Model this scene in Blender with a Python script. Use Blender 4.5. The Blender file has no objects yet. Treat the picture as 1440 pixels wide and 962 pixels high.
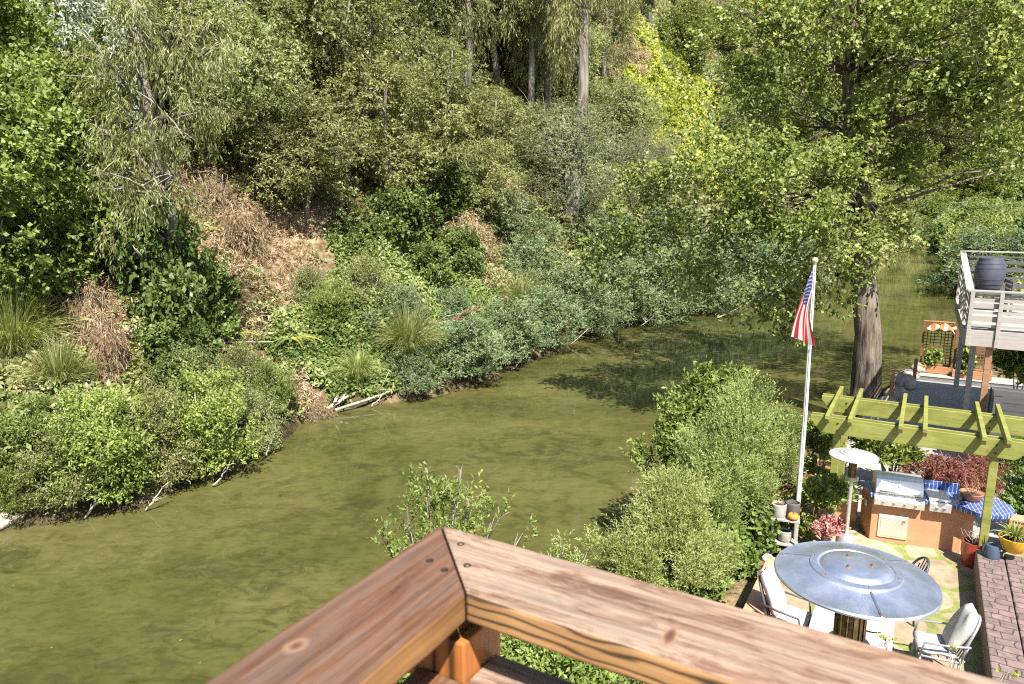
import bpy, math, random
import numpy as np
from mathutils import Vector, Matrix

random.seed(11)
rng = np.random.default_rng(11)
rad = math.radians
scene = bpy.context.scene
col = scene.collection

# ------------------------------------------------------------------ frame
CAM = Vector((0.0, 0.0, 7.6))          # river surface is z = 0
PITCH = rad(10.8)
CP, SP = math.cos(PITCH), math.sin(PITCH)
YARD = 1.3                             # patio level above the river
HU = Vector((math.cos(rad(-30.2)), math.sin(rad(-30.2)), 0))   # house axes
HV = Vector((HU.y, -HU.x, 0))          # towards the house
HANG = rad(-30.2)


def ray(px, py):
    dx = (px - 720) / 1000.0
    dv = (py - 481) / 1000.0
    return Vector((dx, CP - dv * SP, -(SP + dv * CP)))


def at_z(px, py, z):
    d = ray(px, py)
    t = (z - CAM.z) / d.z
    return CAM + d * t


def at_y(px, py, y):
    d = ray(px, py)
    return CAM + d * (y / d.y)


def house(u, v, z):
    p = HU * u + HV * v
    return Vector((p.x, p.y, z))


# ------------------------------------------------------------------ noise
def _hash(ix, iy, iz):
    h = (ix * 374761393 + iy * 668265263 + iz * 2147483647 * 3 + 1013904223) & 0xFFFFFFFF
    h = ((h ^ (h >> 13)) * 1274126177) & 0xFFFFFFFF
    h = h ^ (h >> 16)
    return (h & 0xFFFF) / 32767.5 - 1.0


def vnoise(p):
    p = np.asarray(p, dtype=float)
    i = np.floor(p).astype(np.int64)
    f = p - i
    f = f * f * (3 - 2 * f)
    out = 0
    for a in (0, 1):
        for b in (0, 1):
            for c in (0, 1):
                w = (f[:, 0] if a else 1 - f[:, 0]) * (f[:, 1] if b else 1 - f[:, 1]) * (f[:, 2] if c else 1 - f[:, 2])
                out = out + w * _hash(i[:, 0] + a, i[:, 1] + b, i[:, 2] + c)
    return out


def fbm2(x, y, s, seed=0.0, octs=3):
    tot, amp, o = 0, 1, 0
    for k in range(octs):
        tot = tot + amp * vnoise(np.stack([x / s + seed, y / s - seed, np.full_like(x, seed * 1.7)], 1))
        s, amp = s * 0.5, amp * 0.5
    return tot


# ------------------------------------------------------------------ tagging
def tag(o, label=None, cat=None, group=None, kind=None):
    if label:
        o['label'] = label
    if cat:
        o['category'] = cat
    if group:
        o['group'] = group
    if kind:
        o['kind'] = kind
    return o


def thing(name, label, cat, loc=(0, 0, 0), rz=0.0, group=None):
    o = bpy.data.objects.new(name, None)
    o.empty_display_size = 0.2
    col.objects.link(o)
    o.location = loc
    o.rotation_euler = (0, 0, rz)
    return tag(o, label, cat, group)


def copy_tree(o, parent=None):
    c = o.copy()
    col.objects.link(c)
    if parent is not None:
        c.parent = parent
    for ch in list(o.children):
        copy_tree(ch, c)
    return c


# ------------------------------------------------------------------ mesh builder
class MB:
    def __init__(self):
        self.v, self.f, self.s = [], [], []

    def add(self, verts, faces, slot=0, M=None):
        b = len(self.v)
        for p in verts:
            p = Vector(p)
            self.v.append(tuple(M @ p if M is not None else p))
        for f in faces:
            self.f.append(tuple(b + i for i in f))
            self.s.append(slot)
        return self

    def box(self, c, s, rz=0.0, slot=0, M=None):
        x, y, z = s[0] / 2, s[1] / 2, s[2] / 2
        T = Matrix.Translation(Vector(c)) @ Matrix.Rotation(rz, 4, 'Z')
        if M is not None:
            T = M @ T
        vs = [(-x, -y, -z), (x, -y, -z), (x, y, -z), (-x, y, -z), (-x, -y, z), (x, -y, z), (x, y, z), (-x, y, z)]
        fs = [(0, 3, 2, 1), (4, 5, 6, 7), (0, 1, 5, 4), (1, 2, 6, 5), (2, 3, 7, 6), (3, 0, 4, 7)]
        return self.add(vs, fs, slot, T)

    def bar(self, a, b, w, h, slot=0):
        a, b = Vector(a), Vector(b)
        d = (b - a)
        L = d.length
        d.normalize()
        up = Vector((0, 0, 1)) if abs(d.z) < 0.98 else Vector((0, 1, 0))
        y = up.cross(d).normalized()
        z = d.cross(y)
        M = Matrix(((d.x, y.x, z.x, 0), (d.y, y.y, z.y, 0), (d.z, y.z, z.z, 0), (0, 0, 0, 1)))
        M = Matrix.Translation((a + b) / 2) @ M
        return self.box((0, 0, 0), (L, w, h), 0, slot, M)

    def tube(self, pts, radii, n=8, slot=0, caps=True):
        pts = [Vector(p) for p in pts]
        if not hasattr(radii, '__len__'):
            radii = [radii] * len(pts)
        b = len(self.v)
        prev = None
        for i, p in enumerate(pts):
            d = (pts[min(i + 1, len(pts) - 1)] - pts[max(i - 1, 0)])
            if d.length < 1e-9:
                d = Vector((0, 0, 1))
            d.normalize()
            if prev is None:
                x = d.orthogonal().normalized()
            else:
                x = (prev - d * prev.dot(d))
                x = x.normalized() if x.length > 1e-6 else d.orthogonal().normalized()
            prev = x
            y = d.cross(x)
            for k in range(n):
                a = 2 * math.pi * k / n
                self.v.append(tuple(p + (x * math.cos(a) + y * math.sin(a)) * radii[i]))
        for i in range(len(pts) - 1):
            for k in range(n):
                k2 = (k + 1) % n
                self.f.append((b + i * n + k, b + i * n + k2, b + (i + 1) * n + k2, b + (i + 1) * n + k))
                self.s.append(slot)
        if caps:
            self.f.append(tuple(b + k for k in reversed(range(n))))
            self.s.append(slot)
            e = b + (len(pts) - 1) * n
            self.f.append(tuple(e + k for k in range(n)))
            self.s.append(slot)
        return self

    def lathe(self, prof, c=(0, 0, 0), n=32, slot=0, sx=1.0, sy=1.0, M=None):
        b = len(self.v)
        c = Vector(c)
        for r, z in prof:
            for k in range(n):
                a = 2 * math.pi * k / n
                p = Vector((r * math.cos(a) * sx, r * math.sin(a) * sy, z)) + c
                self.v.append(tuple(M @ p if M is not None else p))
        for i in range(len(prof) - 1):
            for k in range(n):
                k2 = (k + 1) % n
                self.f.append((b + i * n + k, b + i * n + k2, b + (i + 1) * n + k2, b + (i + 1) * n + k))
                self.s.append(slot)
        if prof[0][0] > 1e-4:
            self.f.append(tuple(b + k for k in reversed(range(n))))
            self.s.append(slot)
        if prof[-1][0] > 1e-4:
            e = b + (len(prof) - 1) * n
            self.f.append(tuple(e + k for k in range(n)))
            self.s.append(slot)
        return self

    def prism(self, poly, z0, z1, slot=0, slot_top=None):
        n = len(poly)
        vs = [(p[0], p[1], z0) for p in poly] + [(p[0], p[1], z1) for p in poly]
        b = len(self.v)
        self.v += vs
        self.f.append(tuple(b + i for i in reversed(range(n))))
        self.s.append(slot)
        self.f.append(tuple(b + n + i for i in range(n)))
        self.s.append(slot if slot_top is None else slot_top)
        for i in range(n):
            j = (i + 1) % n
            self.f.append((b + i, b + j, b + n + j, b + n + i))
            self.s.append(slot)
        return self

    def ball(self, c, r, n=10, slot=0, sz=1.0):
        prof = []
        for i in range(n + 1):
            a = -math.pi / 2 + math.pi * i / n
            prof.append((max(r * math.cos(a), 1e-5), r * math.sin(a) * sz))
        return self.lathe(prof, c, n=max(8, n + 4), slot=slot)

    def build(self, name, mats, parent=None, bevel=0.0, smooth=False, loc=None, rz=None):
        me = bpy.data.meshes.new(name)
        me.from_pydata(self.v, [], self.f)
        if not isinstance(mats, (list, tuple)):
            mats = [mats]
        for m in mats:
            me.materials.append(m)
        me.polygons.foreach_set('material_index', self.s)
        if smooth:
            me.polygons.foreach_set('use_smooth', [True] * len(me.polygons))
        me.update()
        o = bpy.data.objects.new(name, me)
        col.objects.link(o)
        if parent is not None:
            o.parent = parent
        if loc is not None:
            o.location = loc
        if rz is not None:
            o.rotation_euler = (0, 0, rz)
        if bevel:
            m = o.modifiers.new('bevel', 'BEVEL')
            m.width = bevel
            m.segments = 2
            m.limit_method = 'ANGLE'
            m.angle_limit = rad(40)
        if smooth == 'auto':
            try:
                me.set_sharp_from_angle(angle=rad(35))
            except Exception:
                pass
        return o


# ------------------------------------------------------------------ materials
def new_mat(name):
    m = bpy.data.materials.new(name)
    m.use_nodes = True
    nt = m.node_tree
    b = nt.nodes['Principled BSDF']
    return m, nt, b


def N(nt, kind, **kw):
    n = nt.nodes.new(kind)
    for k, v in kw.items():
        if k in n.inputs.keys() if hasattr(n.inputs, 'keys') else False:
            n.inputs[k].default_value = v
        else:
            setattr(n, k, v)
    return n


def ramp(nt, stops, fac=None):
    r = nt.nodes.new('ShaderNodeValToRGB')
    e = r.color_ramp.elements
    while len(e) < len(stops):
        e.new(0.5)
    for i, (p, c) in enumerate(stops):
        e[i].position = p
        e[i].color = (c[0], c[1], c[2], 1)
    if fac is not None:
        nt.links.new(fac, r.inputs['Fac'])
    return r


def noise_node(nt, vec, scale, detail=4, rough=0.55, dist=0.0):
    n = nt.nodes.new('ShaderNodeTexNoise')
    n.inputs['Scale'].default_value = scale
    n.inputs['Detail'].default_value = detail
    n.inputs['Roughness'].default_value = rough
    n.inputs['Distortion'].default_value = dist
    if vec is not None:
        nt.links.new(vec, n.inputs['Vector'])
    return n


def mapping(nt, vec, scale=(1, 1, 1), loc=(0, 0, 0), rot=(0, 0, 0)):
    m = nt.nodes.new('ShaderNodeMapping')
    m.inputs['Scale'].default_value = scale
    m.inputs['Location'].default_value = loc
    m.inputs['Rotation'].default_value = rot
    nt.links.new(vec, m.inputs['Vector'])
    return m.outputs['Vector']


def coord(nt, which='Object'):
    t = nt.nodes.new('ShaderNodeTexCoord')
    return t.outputs[which]


def mix(nt, fac, a, b, mode='MIX'):
    m = nt.nodes.new('ShaderNodeMix')
    m.data_type = 'RGBA'
    m.blend_type = mode
    for s, v in ((0, fac), (6, a), (7, b)):
        if hasattr(v, 'node'):
            nt.links.new(v, m.inputs[s])
        elif s == 0:
            m.inputs[s].default_value = v
        else:
            m.inputs[s].default_value = (v[0], v[1], v[2], 1)
    return m.outputs[2]


def math_node(nt, op, a, b=0.0, c=0.0):
    m = nt.nodes.new('ShaderNodeMath')
    m.operation = op
    for i, v in enumerate((a, b, c)):
        if hasattr(v, 'node'):
            nt.links.new(v, m.inputs[i])
        else:
            m.inputs[i].default_value = v
    return m.outputs[0]


def bump(nt, b, height, strength=0.3, dist=0.02):
    n = nt.nodes.new('ShaderNodeBump')
    n.inputs['Strength'].default_value = strength
    n.inputs['Distance'].default_value = dist
    nt.links.new(height, n.inputs['Height'])
    nt.links.new(n.outputs['Normal'], b.inputs['Normal'])


def simple(name, c, rough=0.6, metal=0.0, var=0.25, scale=6.0, bmp=0.15, spec=0.4, c2=None, stretch=(1, 1, 1)):
    m, nt, b = new_mat(name)
    v = mapping(nt, coord(nt), stretch)
    n = noise_node(nt, v, scale, 5, 0.6)
    lo = [x * (1 - var) for x in c]
    hi = c2 if c2 else [min(x * (1 + var), 1) for x in c]
    r = ramp(nt, [(0.3, lo), (0.7, hi)], n.outputs['Fac'])
    nt.links.new(r.outputs['Color'], b.inputs['Base Color'])
    b.inputs['Roughness'].default_value = rough
    b.inputs['Metallic'].default_value = metal
    b.inputs['Specular IOR Level'].default_value = spec
    if bmp:
        n2 = noise_node(nt, v, scale * 5, 4, 0.6)
        bump(nt, b, n2.outputs['Fac'], bmp, 0.01)
    return m


def leaf_mat(name, dark, mid, light, trans=0.3, rough=0.5, hue=0.03, val=0.25, spec=0.35):
    m, nt, b = new_mat(name)
    a = nt.nodes.new('ShaderNodeAttribute')
    a.attribute_name = 'tone'
    r = ramp(nt, [(0.05, dark), (0.5, mid), (0.95, light)], a.outputs['Fac'])
    oi = nt.nodes.new('ShaderNodeObjectInfo')
    hs = nt.nodes.new('ShaderNodeHueSaturation')
    mr = nt.nodes.new('ShaderNodeMapRange')
    mr.inputs['To Min'].default_value = 0.5 - hue / 2
    mr.inputs['To Max'].default_value = 0.5 + hue / 2
    nt.links.new(oi.outputs['Random'], mr.inputs['Value'])
    nt.links.new(mr.outputs['Result'], hs.inputs['Hue'])
    rv = math_node(nt, 'FRACT', math_node(nt, 'MULTIPLY', oi.outputs['Random'], 7.31))
    mv = nt.nodes.new('ShaderNodeMapRange')
    mv.inputs['To Min'].default_value = 1 - val
    mv.inputs['To Max'].default_value = 1 + val
    nt.links.new(rv, mv.inputs['Value'])
    nt.links.new(mv.outputs['Result'], hs.inputs['Value'])
    nt.links.new(r.outputs['Color'], hs.inputs['Color'])
    nt.links.new(hs.outputs['Color'], b.inputs['Base Color'])
    b.inputs['Roughness'].default_value = rough
    b.inputs['Specular IOR Level'].default_value = spec
    t = nt.nodes.new('ShaderNodeBsdfTranslucent')
    tc = mix(nt, 1.0, hs.outputs['Color'], (1.25, 1.3, 0.6), 'MULTIPLY')
    nt.links.new(tc, t.inputs['Color'])
    ms = nt.nodes.new('ShaderNodeMixShader')
    ms.inputs['Fac'].default_value = trans
    nt.links.new(b.outputs['BSDF'], ms.inputs[1])
    nt.links.new(t.outputs['BSDF'], ms.inputs[2])
    nt.links.new(ms.outputs['Shader'], nt.nodes['Material Output'].inputs['Surface'])
    return m


def plank_wood(name, base, dark, light, grain=30.0, rough=0.6, bmp=0.25):
    """wood whose grain runs along the object's local X"""
    m, nt, b = new_mat(name)
    o = coord(nt)
    n1 = noise_node(nt, mapping(nt, o, (1.2, grain, grain)), 1.0, 5, 0.65, 0.3)
    n2 = noise_node(nt, mapping(nt, o, (2, 6, 6), (3, 1, 2)), 1.0, 3, 0.5)
    r1 = ramp(nt, [(0.3, dark), (0.5, base), (0.72, light)], n1.outputs['Fac'])
    cc = mix(nt, n2.outputs['Fac'], r1.outputs['Color'], base)
    nt.links.new(cc, b.inputs['Base Color'])
    b.inputs['Roughness'].default_value = rough
    bump(nt, b, n1.outputs['Fac'], bmp, 0.004)
    return m


# ------------------------------------------------------------------ land
FAR = np.array([(-90, -2), (-45, 8), (-22, 13.2), (-12.3, 16.0), (-9.7, 17.5), (-8.4, 18.9), (-7.7, 21.2), (-7.4, 24.0), (-6.6, 26.0),
                (-3.4, 27.9), (-1.2, 30.1), (1.5, 36.0), (4.3, 42.2), (8.5, 46.4), (14.8, 52.3), (39.3, 82), (80, 146), (104, 160), (190, 166)], float)
NEAR = np.array([(-60, -26), (-9, 0.5), (-2.4, 7.6), (0.2, 11.0), (2.2, 13.8), (4.0, 15.9), (5.9, 18.5), (8.2, 21.4), (10.8, 24.0), (14.6, 27.4),
                 (19, 31), (27.2, 41.5), (44.5, 70.5), (68, 110), (88, 144), (110, 150), (190, 150)], float)


def sdist(x, y, poly):
    """signed distance to a polyline, positive on its left"""
    best = np.full(x.shape, 1e9)
    sg = np.ones(x.shape)
    for (ax, ay), (bx, by) in zip(poly[:-1], poly[1:]):
        ex, ey = bx - ax, by - ay
        L2 = ex * ex + ey * ey
        t = np.clip(((x - ax) * ex + (y - ay) * ey) / L2, 0, 1)
        qx, qy = x - (ax + t * ex), y - (ay + t * ey)
        d = np.hypot(qx, qy)
        c = ex * (y - ay) - ey * (x - ax)
        m = d < best - 1e-6
        best = np.where(m, d, best)
        sg = np.where(m, np.sign(c), sg)
    return best * sg


def sstep(a, b, x):
    t = np.clip((x - a) / (b - a), 0, 1)
    return t * t * (3 - 2 * t)


def land_z(x, y):
    x = np.asarray(x, float)
    y = np.asarray(y, float)
    wob = 0.45 * fbm2(x, y, 2.3, 5.2, 2)
    df = sdist(x, y, FAR) + wob
    dn = -sdist(x, y, NEAR) + 0.5 * wob
    slope = 0.62 * np.clip(df, 0, 4.5) + 1.0 * np.clip(df - 4.5, 0, 90)
    big = fbm2(x, y, 9.0, 1.3, 3) * np.clip(df / 6, 0, 1) * 0.9
    zf = 0.55 * sstep(0, 0.7, df) + slope + big
    zn = 1.1 * sstep(0, 0.9, dn) + 0.06 * fbm2(x, y, 1.5, 8.8, 2)
    bed = -0.9
    z = np.where(df > 0, zf, np.where(dn > 0, zn, bed + 0.9 * np.maximum(sstep(-1.2, 0, df), sstep(-1.2, 0, dn)) - 0.02))
    return z


def land_pt(px, py, t0=6.0, t1=320.0):
    d = ray(px, py)
    t = np.arange(t0, t1, 0.15)
    x, y, z = CAM.x + d.x * t, CAM.y + d.y * t, CAM.z + d.z * t
    lz = land_z(x, y)
    i = np.argmax(z < np.maximum(lz, 0.0))
    return Vector((x[i], y[i], lz[i]))

# ------------------------------------------------------------------ world, sun, camera
SUN = Vector((0.2, -0.70, 1.0)).normalized()
w = bpy.data.worlds.new('World')
scene.world = w
w.use_nodes = True
nt = w.node_tree
sky = nt.nodes.new('ShaderNodeTexSky')
sky.sky_type = 'NISHITA'
sky.sun_disc = False
sky.sun_elevation = math.asin(SUN.z)
sky.sun_rotation = math.atan2(SUN.x, SUN.y)
nt.links.new(sky.outputs['Color'], nt.nodes['Background'].inputs['Color'])
nt.nodes['Background'].inputs['Strength'].default_value = 0.072
ld = bpy.data.lights.new('sun', 'SUN')
ld.energy = 5.0
ld.angle = rad(0.53)
ld.color = (1.0, 0.95, 0.86)
lo = bpy.data.objects.new('sun', ld)
lo.rotation_euler = SUN.to_track_quat('Z', 'Y').to_euler()
lo.location = (0, -10, 40)
col.objects.link(lo)
cd = bpy.data.cameras.new('camera')
cd.sensor_width = 36
cd.lens = 25.0
cd.clip_start = 0.05
cd.clip_end = 2000
cd.dof.use_dof = True
cd.dof.focus_distance = 17
cd.dof.aperture_fstop = 9.0
co = bpy.data.objects.new('camera', cd)
co.location = CAM
co.rotation_euler = (rad(90) - PITCH, 0, 0)
col.objects.link(co)
scene.camera = co
scene.view_settings.view_transform = 'Standard'
scene.view_settings.look = 'None'
scene.view_settings.exposure = 1.45
scene.view_settings.gamma = 1
scene.view_settings.use_curve_mapping = False
scene.render.engine = 'CYCLES'
scene.cycles.max_bounces = 4
scene.cycles.diffuse_bounces = 1
scene.cycles.glossy_bounces = 2
scene.cycles.transmission_bounces = 3
scene.cycles.use_denoising = False
scene.cycles.pixel_filter_type = 'BLACKMAN_HARRIS'
scene.cycles.filter_width = 1.15
scene.cycles.use_adaptive_sampling = True
scene.cycles.adaptive_threshold = 0.02
scene.cycles.sample_clamp_indirect = 6

# ------------------------------------------------------------------ ground and river
def axis(lo, a, b, hi, st, grow=1.12):
    mid = list(np.arange(a, b, st))
    left, s, p = [], st, a
    while p > lo:
        s *= grow
        p -= s
        left.append(p)
    right, s, p = [], st, mid[-1]
    while p < hi:
        s *= grow
        p += s
        right.append(p)
    return np.array(left[::-1] + mid + right)


def make_ground():
    xs = axis(-160, -24, 24, 260, 0.55)
    ys = axis(-60, 6, 62, 330, 0.55)
    X, Y = np.meshgrid(xs, ys)
    Z = land_z(X.ravel(), Y.ravel())
    nx, ny = len(xs), len(ys)
    V = np.stack([X.ravel(), Y.ravel(), Z], 1)
    idx = np.arange(nx * ny).reshape(ny, nx)
    Q = np.stack([idx[:-1, :-1].ravel(), idx[:-1, 1:].ravel(), idx[1:, 1:].ravel(), idx[1:, :-1].ravel()], 1)
    me = bpy.data.meshes.new('ground')
    me.from_pydata(V.tolist(), [], Q.tolist())
    me.polygons.foreach_set('use_smooth', [True] * len(Q))
    bare = np.zeros(len(V))
    for px, py, r in ((415, 345, 2.0), (395, 385, 1.4), (435, 325, 1.5), (350, 320, 1.2), (310, 260, 1.2), (690, 330, 1.4), (700, 290, 1.4), (445, 580, 1.0)):
        c = land_pt(px, py)
        bare = np.maximum(bare, 1 - sstep(.5, 1.1, np.hypot(V[:, 0] - c.x, V[:, 1] - c.y) / r))
    near = (Y.ravel() < 14.5) & (X.ravel() > 3) & (X.ravel() < 12)
    bare = np.maximum(bare, near * .55)
    at = me.attributes.new('bare', 'FLOAT', 'POINT')
    at.data.foreach_set('value', bare.astype(np.float32))
    m, nt, b = new_mat('earth')
    o = coord(nt)
    n1 = noise_node(nt, o, 0.35, 6, 0.6)
    n2 = noise_node(nt, o, 3.0, 6, 0.65)
    n3 = noise_node(nt, o, 14.0, 4, 0.6)
    r1 = ramp(nt, [(0.32, (0.050, 0.045, 0.024)), (0.48, (0.10, 0.085, 0.046)), (0.58, (0.19, 0.15, 0.09)), (0.75, (0.36, 0.28, 0.19))], n1.outputs['Fac'])
    ba = nt.nodes.new('ShaderNodeAttribute')
    ba.attribute_name = 'bare'
    bd = ramp(nt, [(0.35, (0.20, 0.145, 0.09)), (0.65, (0.37, 0.29, 0.20))], n2.outputs['Fac'])
    r1 = type('R', (), {'outputs': {'Color': mix(nt, ba.outputs['Fac'], r1.outputs['Color'], bd.outputs['Color'])}})
    r2 = ramp(nt, [(0.35, (0.45, 0.42, 0.38)), (0.65, (1.15, 1.1, 1.0))], n2.outputs['Fac'])
    c = mix(nt, 1.0, r1.outputs['Color'], r2.outputs['Color'], 'MULTIPLY')
    r3 = ramp(nt, [(0.35, (0.6, 0.6, 0.6)), (0.6, (1.1, 1.1, 1.1))], n3.outputs['Fac'])
    c = mix(nt, 0.7, c, r3.outputs['Color'], 'MULTIPLY')
    nt.links.new(c, b.inputs['Base Color'])
    b.inputs['Roughness'].default_value = 0.95
    b.inputs['Specular IOR Level'].default_value = 0.1
    h = math_node(nt, 'ADD', n2.outputs['Fac'], n3.outputs['Fac'])
    bump(nt, b, h, 0.8, 0.12)
    me.materials.append(m)
    g = bpy.data.objects.new('ground', me)
    col.objects.link(g)
    return tag(g, kind='structure')


make_ground()


def make_river():
    mb = MB()
    mb.add([(-160, -60, 0), (260, -60, 0), (260, 330, 0), (-160, 330, 0)], [(0, 1, 2, 3)])
    m, nt, b = new_mat('river_water')
    o = coord(nt)
    big = noise_node(nt, mapping(nt, o, (0.10, 0.16, 1)), 1.0, 4, 0.55, 0.4)
    med = noise_node(nt, mapping(nt, o, (0.75, 1.05, 1), (5, 2, 0), (0, 0, rad(-20))), 1.0, 7, 0.66, 1.1)
    fine = noise_node(nt, mapping(nt, o, (3.0, 5.5, 1), (1, 7, 0), (0, 0, rad(-10))), 1.0, 5, 0.7, 0.6)
    specks = noise_node(nt, mapping(nt, o, (16, 22, 1)), 1.0, 2, 0.6)
    base = ramp(nt, [(0.30, (0.041, 0.047, 0.013)), (0.50, (0.072, 0.070, 0.022)), (0.70, (0.104, 0.094, 0.035))], big.outputs['Fac'])
    md = ramp(nt, [(0.27, (0.42, 0.46, 0.40)), (0.38, (0.78, 0.80, 0.74)), (0.50, (1.0, 1.0, 1.0)), (0.75, (1.12, 1.10, 1.15))], med.outputs['Fac'])
    fn = ramp(nt, [(0.30, (0.62, 0.65, 0.55)), (0.48, (1.0, 1.0, 1.0)), (0.75, (1.22, 1.2, 1.3))], fine.outputs['Fac'])
    sp = ramp(nt, [(0.70, (0, 0, 0)), (0.78, (1, 1, 1))], specks.outputs['Fac'])
    wz = noise_node(nt, mapping(nt, o, (0.20, 0.30, 1), (3.3, 1.2, 0)), 1.0, 2, 0.5)
    wd = noise_node(nt, mapping(nt, o, (1.2, 1.6, 1), (2, 4, 0), (0, 0, rad(30))), 1.0, 7, 0.72, 1.2)
    zone = ramp(nt, [(0.43, (0, 0, 0)), (0.60, (1, 1, 1))], wz.outputs['Fac'])
    wm = ramp(nt, [(0.47, (0, 0, 0)), (0.58, (1, 1, 1))], wd.outputs['Fac'])
    weed = math_node(nt, 'MULTIPLY', zone.outputs['Color'], wm.outputs['Color'])
    c = mix(nt, 1.0, base.outputs['Color'], md.outputs['Color'], 'MULTIPLY')
    c = mix(nt, 0.8, c, fn.outputs['Color'], 'MULTIPLY')
    c = mix(nt, math_node(nt, 'MULTIPLY', weed, 0.58), c, (0.026, 0.029, 0.012))
    c = mix(nt, math_node(nt, 'MULTIPLY', sp.outputs['Color'], 0.35), c, (0.17, 0.165, 0.085))
    nt.links.new(c, b.inputs['Base Color'])
    b.inputs['Roughness'].default_value = 0.035
    b.inputs['IOR'].default_value = 1.28
    b.inputs['Specular IOR Level'].default_value = 0.30
    r1 = noise_node(nt, mapping(nt, o, (0.9, 3.2, 1)), 1.0, 3, 0.5)
    r2 = noise_node(nt, mapping(nt, o, (0.22, 0.5, 1)), 1.0, 2, 0.5)
    h = math_node(nt, 'ADD', math_node(nt, 'MULTIPLY', r1.outputs['Fac'], 0.35), r2.outputs['Fac'])
    bump(nt, b, h, 0.10, 0.06)
    return tag(mb.build('river', m), kind='structure')


make_river()

# ------------------------------------------------------------------ foliage
def norm(a):
    return a / np.maximum(np.linalg.norm(a, axis=1, keepdims=True), 1e-9)


def leaf_arrays(pos, d, nrm, L, W, fold=0.25):
    d = norm(d)
    side = norm(np.cross(d, nrm))
    up = np.cross(side, d)
    mid = pos + d * (L * 0.45)[:, None] - up * (W * fold)[:, None]
    tip = pos + d * L[:, None] - up * (L * 0.12)[:, None]
    a = mid + side * (W / 2)[:, None] + up * (W * fold)[:, None]
    b = mid - side * (W / 2)[:, None] + up * (W * fold)[:, None]
    n = len(pos)
    return np.stack([pos, a, tip, b], 1).reshape(n * 4, 3)


def leaf_mesh(name, chunks, mat):
    V = np.concatenate([c[0] for c in chunks])
    T = np.concatenate([np.repeat(c[1], 4) for c in chunks])
    n = len(V) // 4
    me = bpy.data.meshes.new(name)
    me.vertices.add(n * 4)
    me.vertices.foreach_set('co', V.astype(np.float32).ravel())
    me.loops.add(n * 4)
    me.loops.foreach_set('vertex_index', np.arange(n * 4, dtype=np.int32))
    me.polygons.add(n)
    me.polygons.foreach_set('loop_start', np.arange(0, n * 4, 4, dtype=np.int32))
    me.polygons.foreach_set('loop_total', np.full(n, 4, dtype=np.int32))
    at = me.attributes.new('tone', 'FLOAT', 'POINT')
    at.data.foreach_set('value', T.astype(np.float32))
    me.materials.append(mat)
    me.update(calc_edges=True)
    return me


def sprigs(base, d, k, slen, L, W, spread=0.8, droop=0.0, upness=0.7, tone0=None, jit=0.25, flat=0.0):
    """k leaves along each of the sprigs base + d*slen; returns (verts, tones)"""
    n = len(base)
    t = (np.arange(k)[None, :] + rng.random((n, k))) / k
    sl = slen * (0.6 + 0.8 * rng.random((n, 1)))
    pos = base[:, None, :] + d[:, None, :] * (t * sl)[:, :, None]
    pos[:, :, 2] -= droop * 0.5 * (t * sl) ** 2 / max(slen, 1e-6)
    r = norm(rng.normal(size=(n * k, 3)))
    if flat:
        r[:, 2] *= (1 - flat)
    dl = norm(np.repeat(d, k, 0) * 0.55 + r * spread + np.array([0, 0, -droop]))
    up = norm(np.array([SUN.x, SUN.y, SUN.z]) * upness + np.array([0, 0, .15]) + rng.normal(size=(n * k, 3)) * 0.52 + np.repeat(d, k, 0) * 0.2)
    s = 0.65 + 0.7 * rng.random(n * k)
    V = leaf_arrays(pos.reshape(-1, 3), dl, up, L * s, W * s)
    if tone0 is None:
        tone0 = rng.random(n)
    T = np.clip(np.repeat(tone0, k) + rng.normal(size=n * k) * jit, 0, 1)
    return V, T


def crown_points(blobs, n, shell=0.5, gap=0.0, gscale=1.0, seed=0.0):
    B = np.array(blobs, float)
    wgt = (B[:, 3] * B[:, 4] * B[:, 5]) ** (2 / 3)
    wgt /= wgt.sum()
    m = int(n * 1.8) + 50
    i = rng.choice(len(B), m, p=wgt)
    o = norm(rng.normal(size=(m, 3)))
    r = 1 - shell * rng.random(m) ** 1.6
    lump = 1 + 0.22 * vnoise(o * 2.3 + i[:, None] * 3.1 + seed)
    p = B[i, :3] + o * B[i, 3:6] * (r * lump)[:, None]
    if gap > -1:
        g = vnoise(p / gscale + seed) + 0.5 * vnoise(p / gscale * 2.3 + 9 + seed)
        keep = g > gap
        p, o = p[keep], o[keep]
    return p[:n], o[:n]


def limbs(mb, top_pts, trunk, r0, n_sub=3, seed=0, twig=0.5):
    """trunk polyline + a limb from the trunk to every blob centre + twigs"""
    rs = random.Random(seed)
    tr = [Vector(p) for p in trunk]
    m = len(tr)
    radii = [r0 * (1 - 0.72 * (i / (m - 1)) ** 0.9) for i in range(m)]
    radii[0] *= 1.25
    mb.tube(tr, radii, 10)
    for b in top_pts:
        c = Vector(b[:3])
        # leave the trunk lower than the target
        best, bi = 1e9, 0
        for i, p in enumerate(tr):
            e = abs(p.z - (c.z - (c - p).length * 0.55))
            if e < best:
                best, bi = e, i
        s = tr[bi]
        rr = radii[bi] * 0.42
        mid = (s + c) / 2 + Vector((rs.uniform(-.3, .3), rs.uniform(-.3, .3), 0.12 * (c - s).length))
        mb.tube([s, (s + mid) / 2 + Vector((0, 0, 0.05)), mid, c], [rr, rr * .8, rr * .6, rr * .3], 6)
        for k in range(n_sub):
            e = c + Vector((rs.gauss(0, 1), rs.gauss(0, 1), rs.gauss(0.2, .8))).normalized() * twig * max(b[3:6])
            st = mid.lerp(c, rs.random())
            mb.tube([st, st.lerp(e, .5) + Vector((0, 0, .08)), e], [rr * .35, rr * .25, rr * .1], 4)


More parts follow.
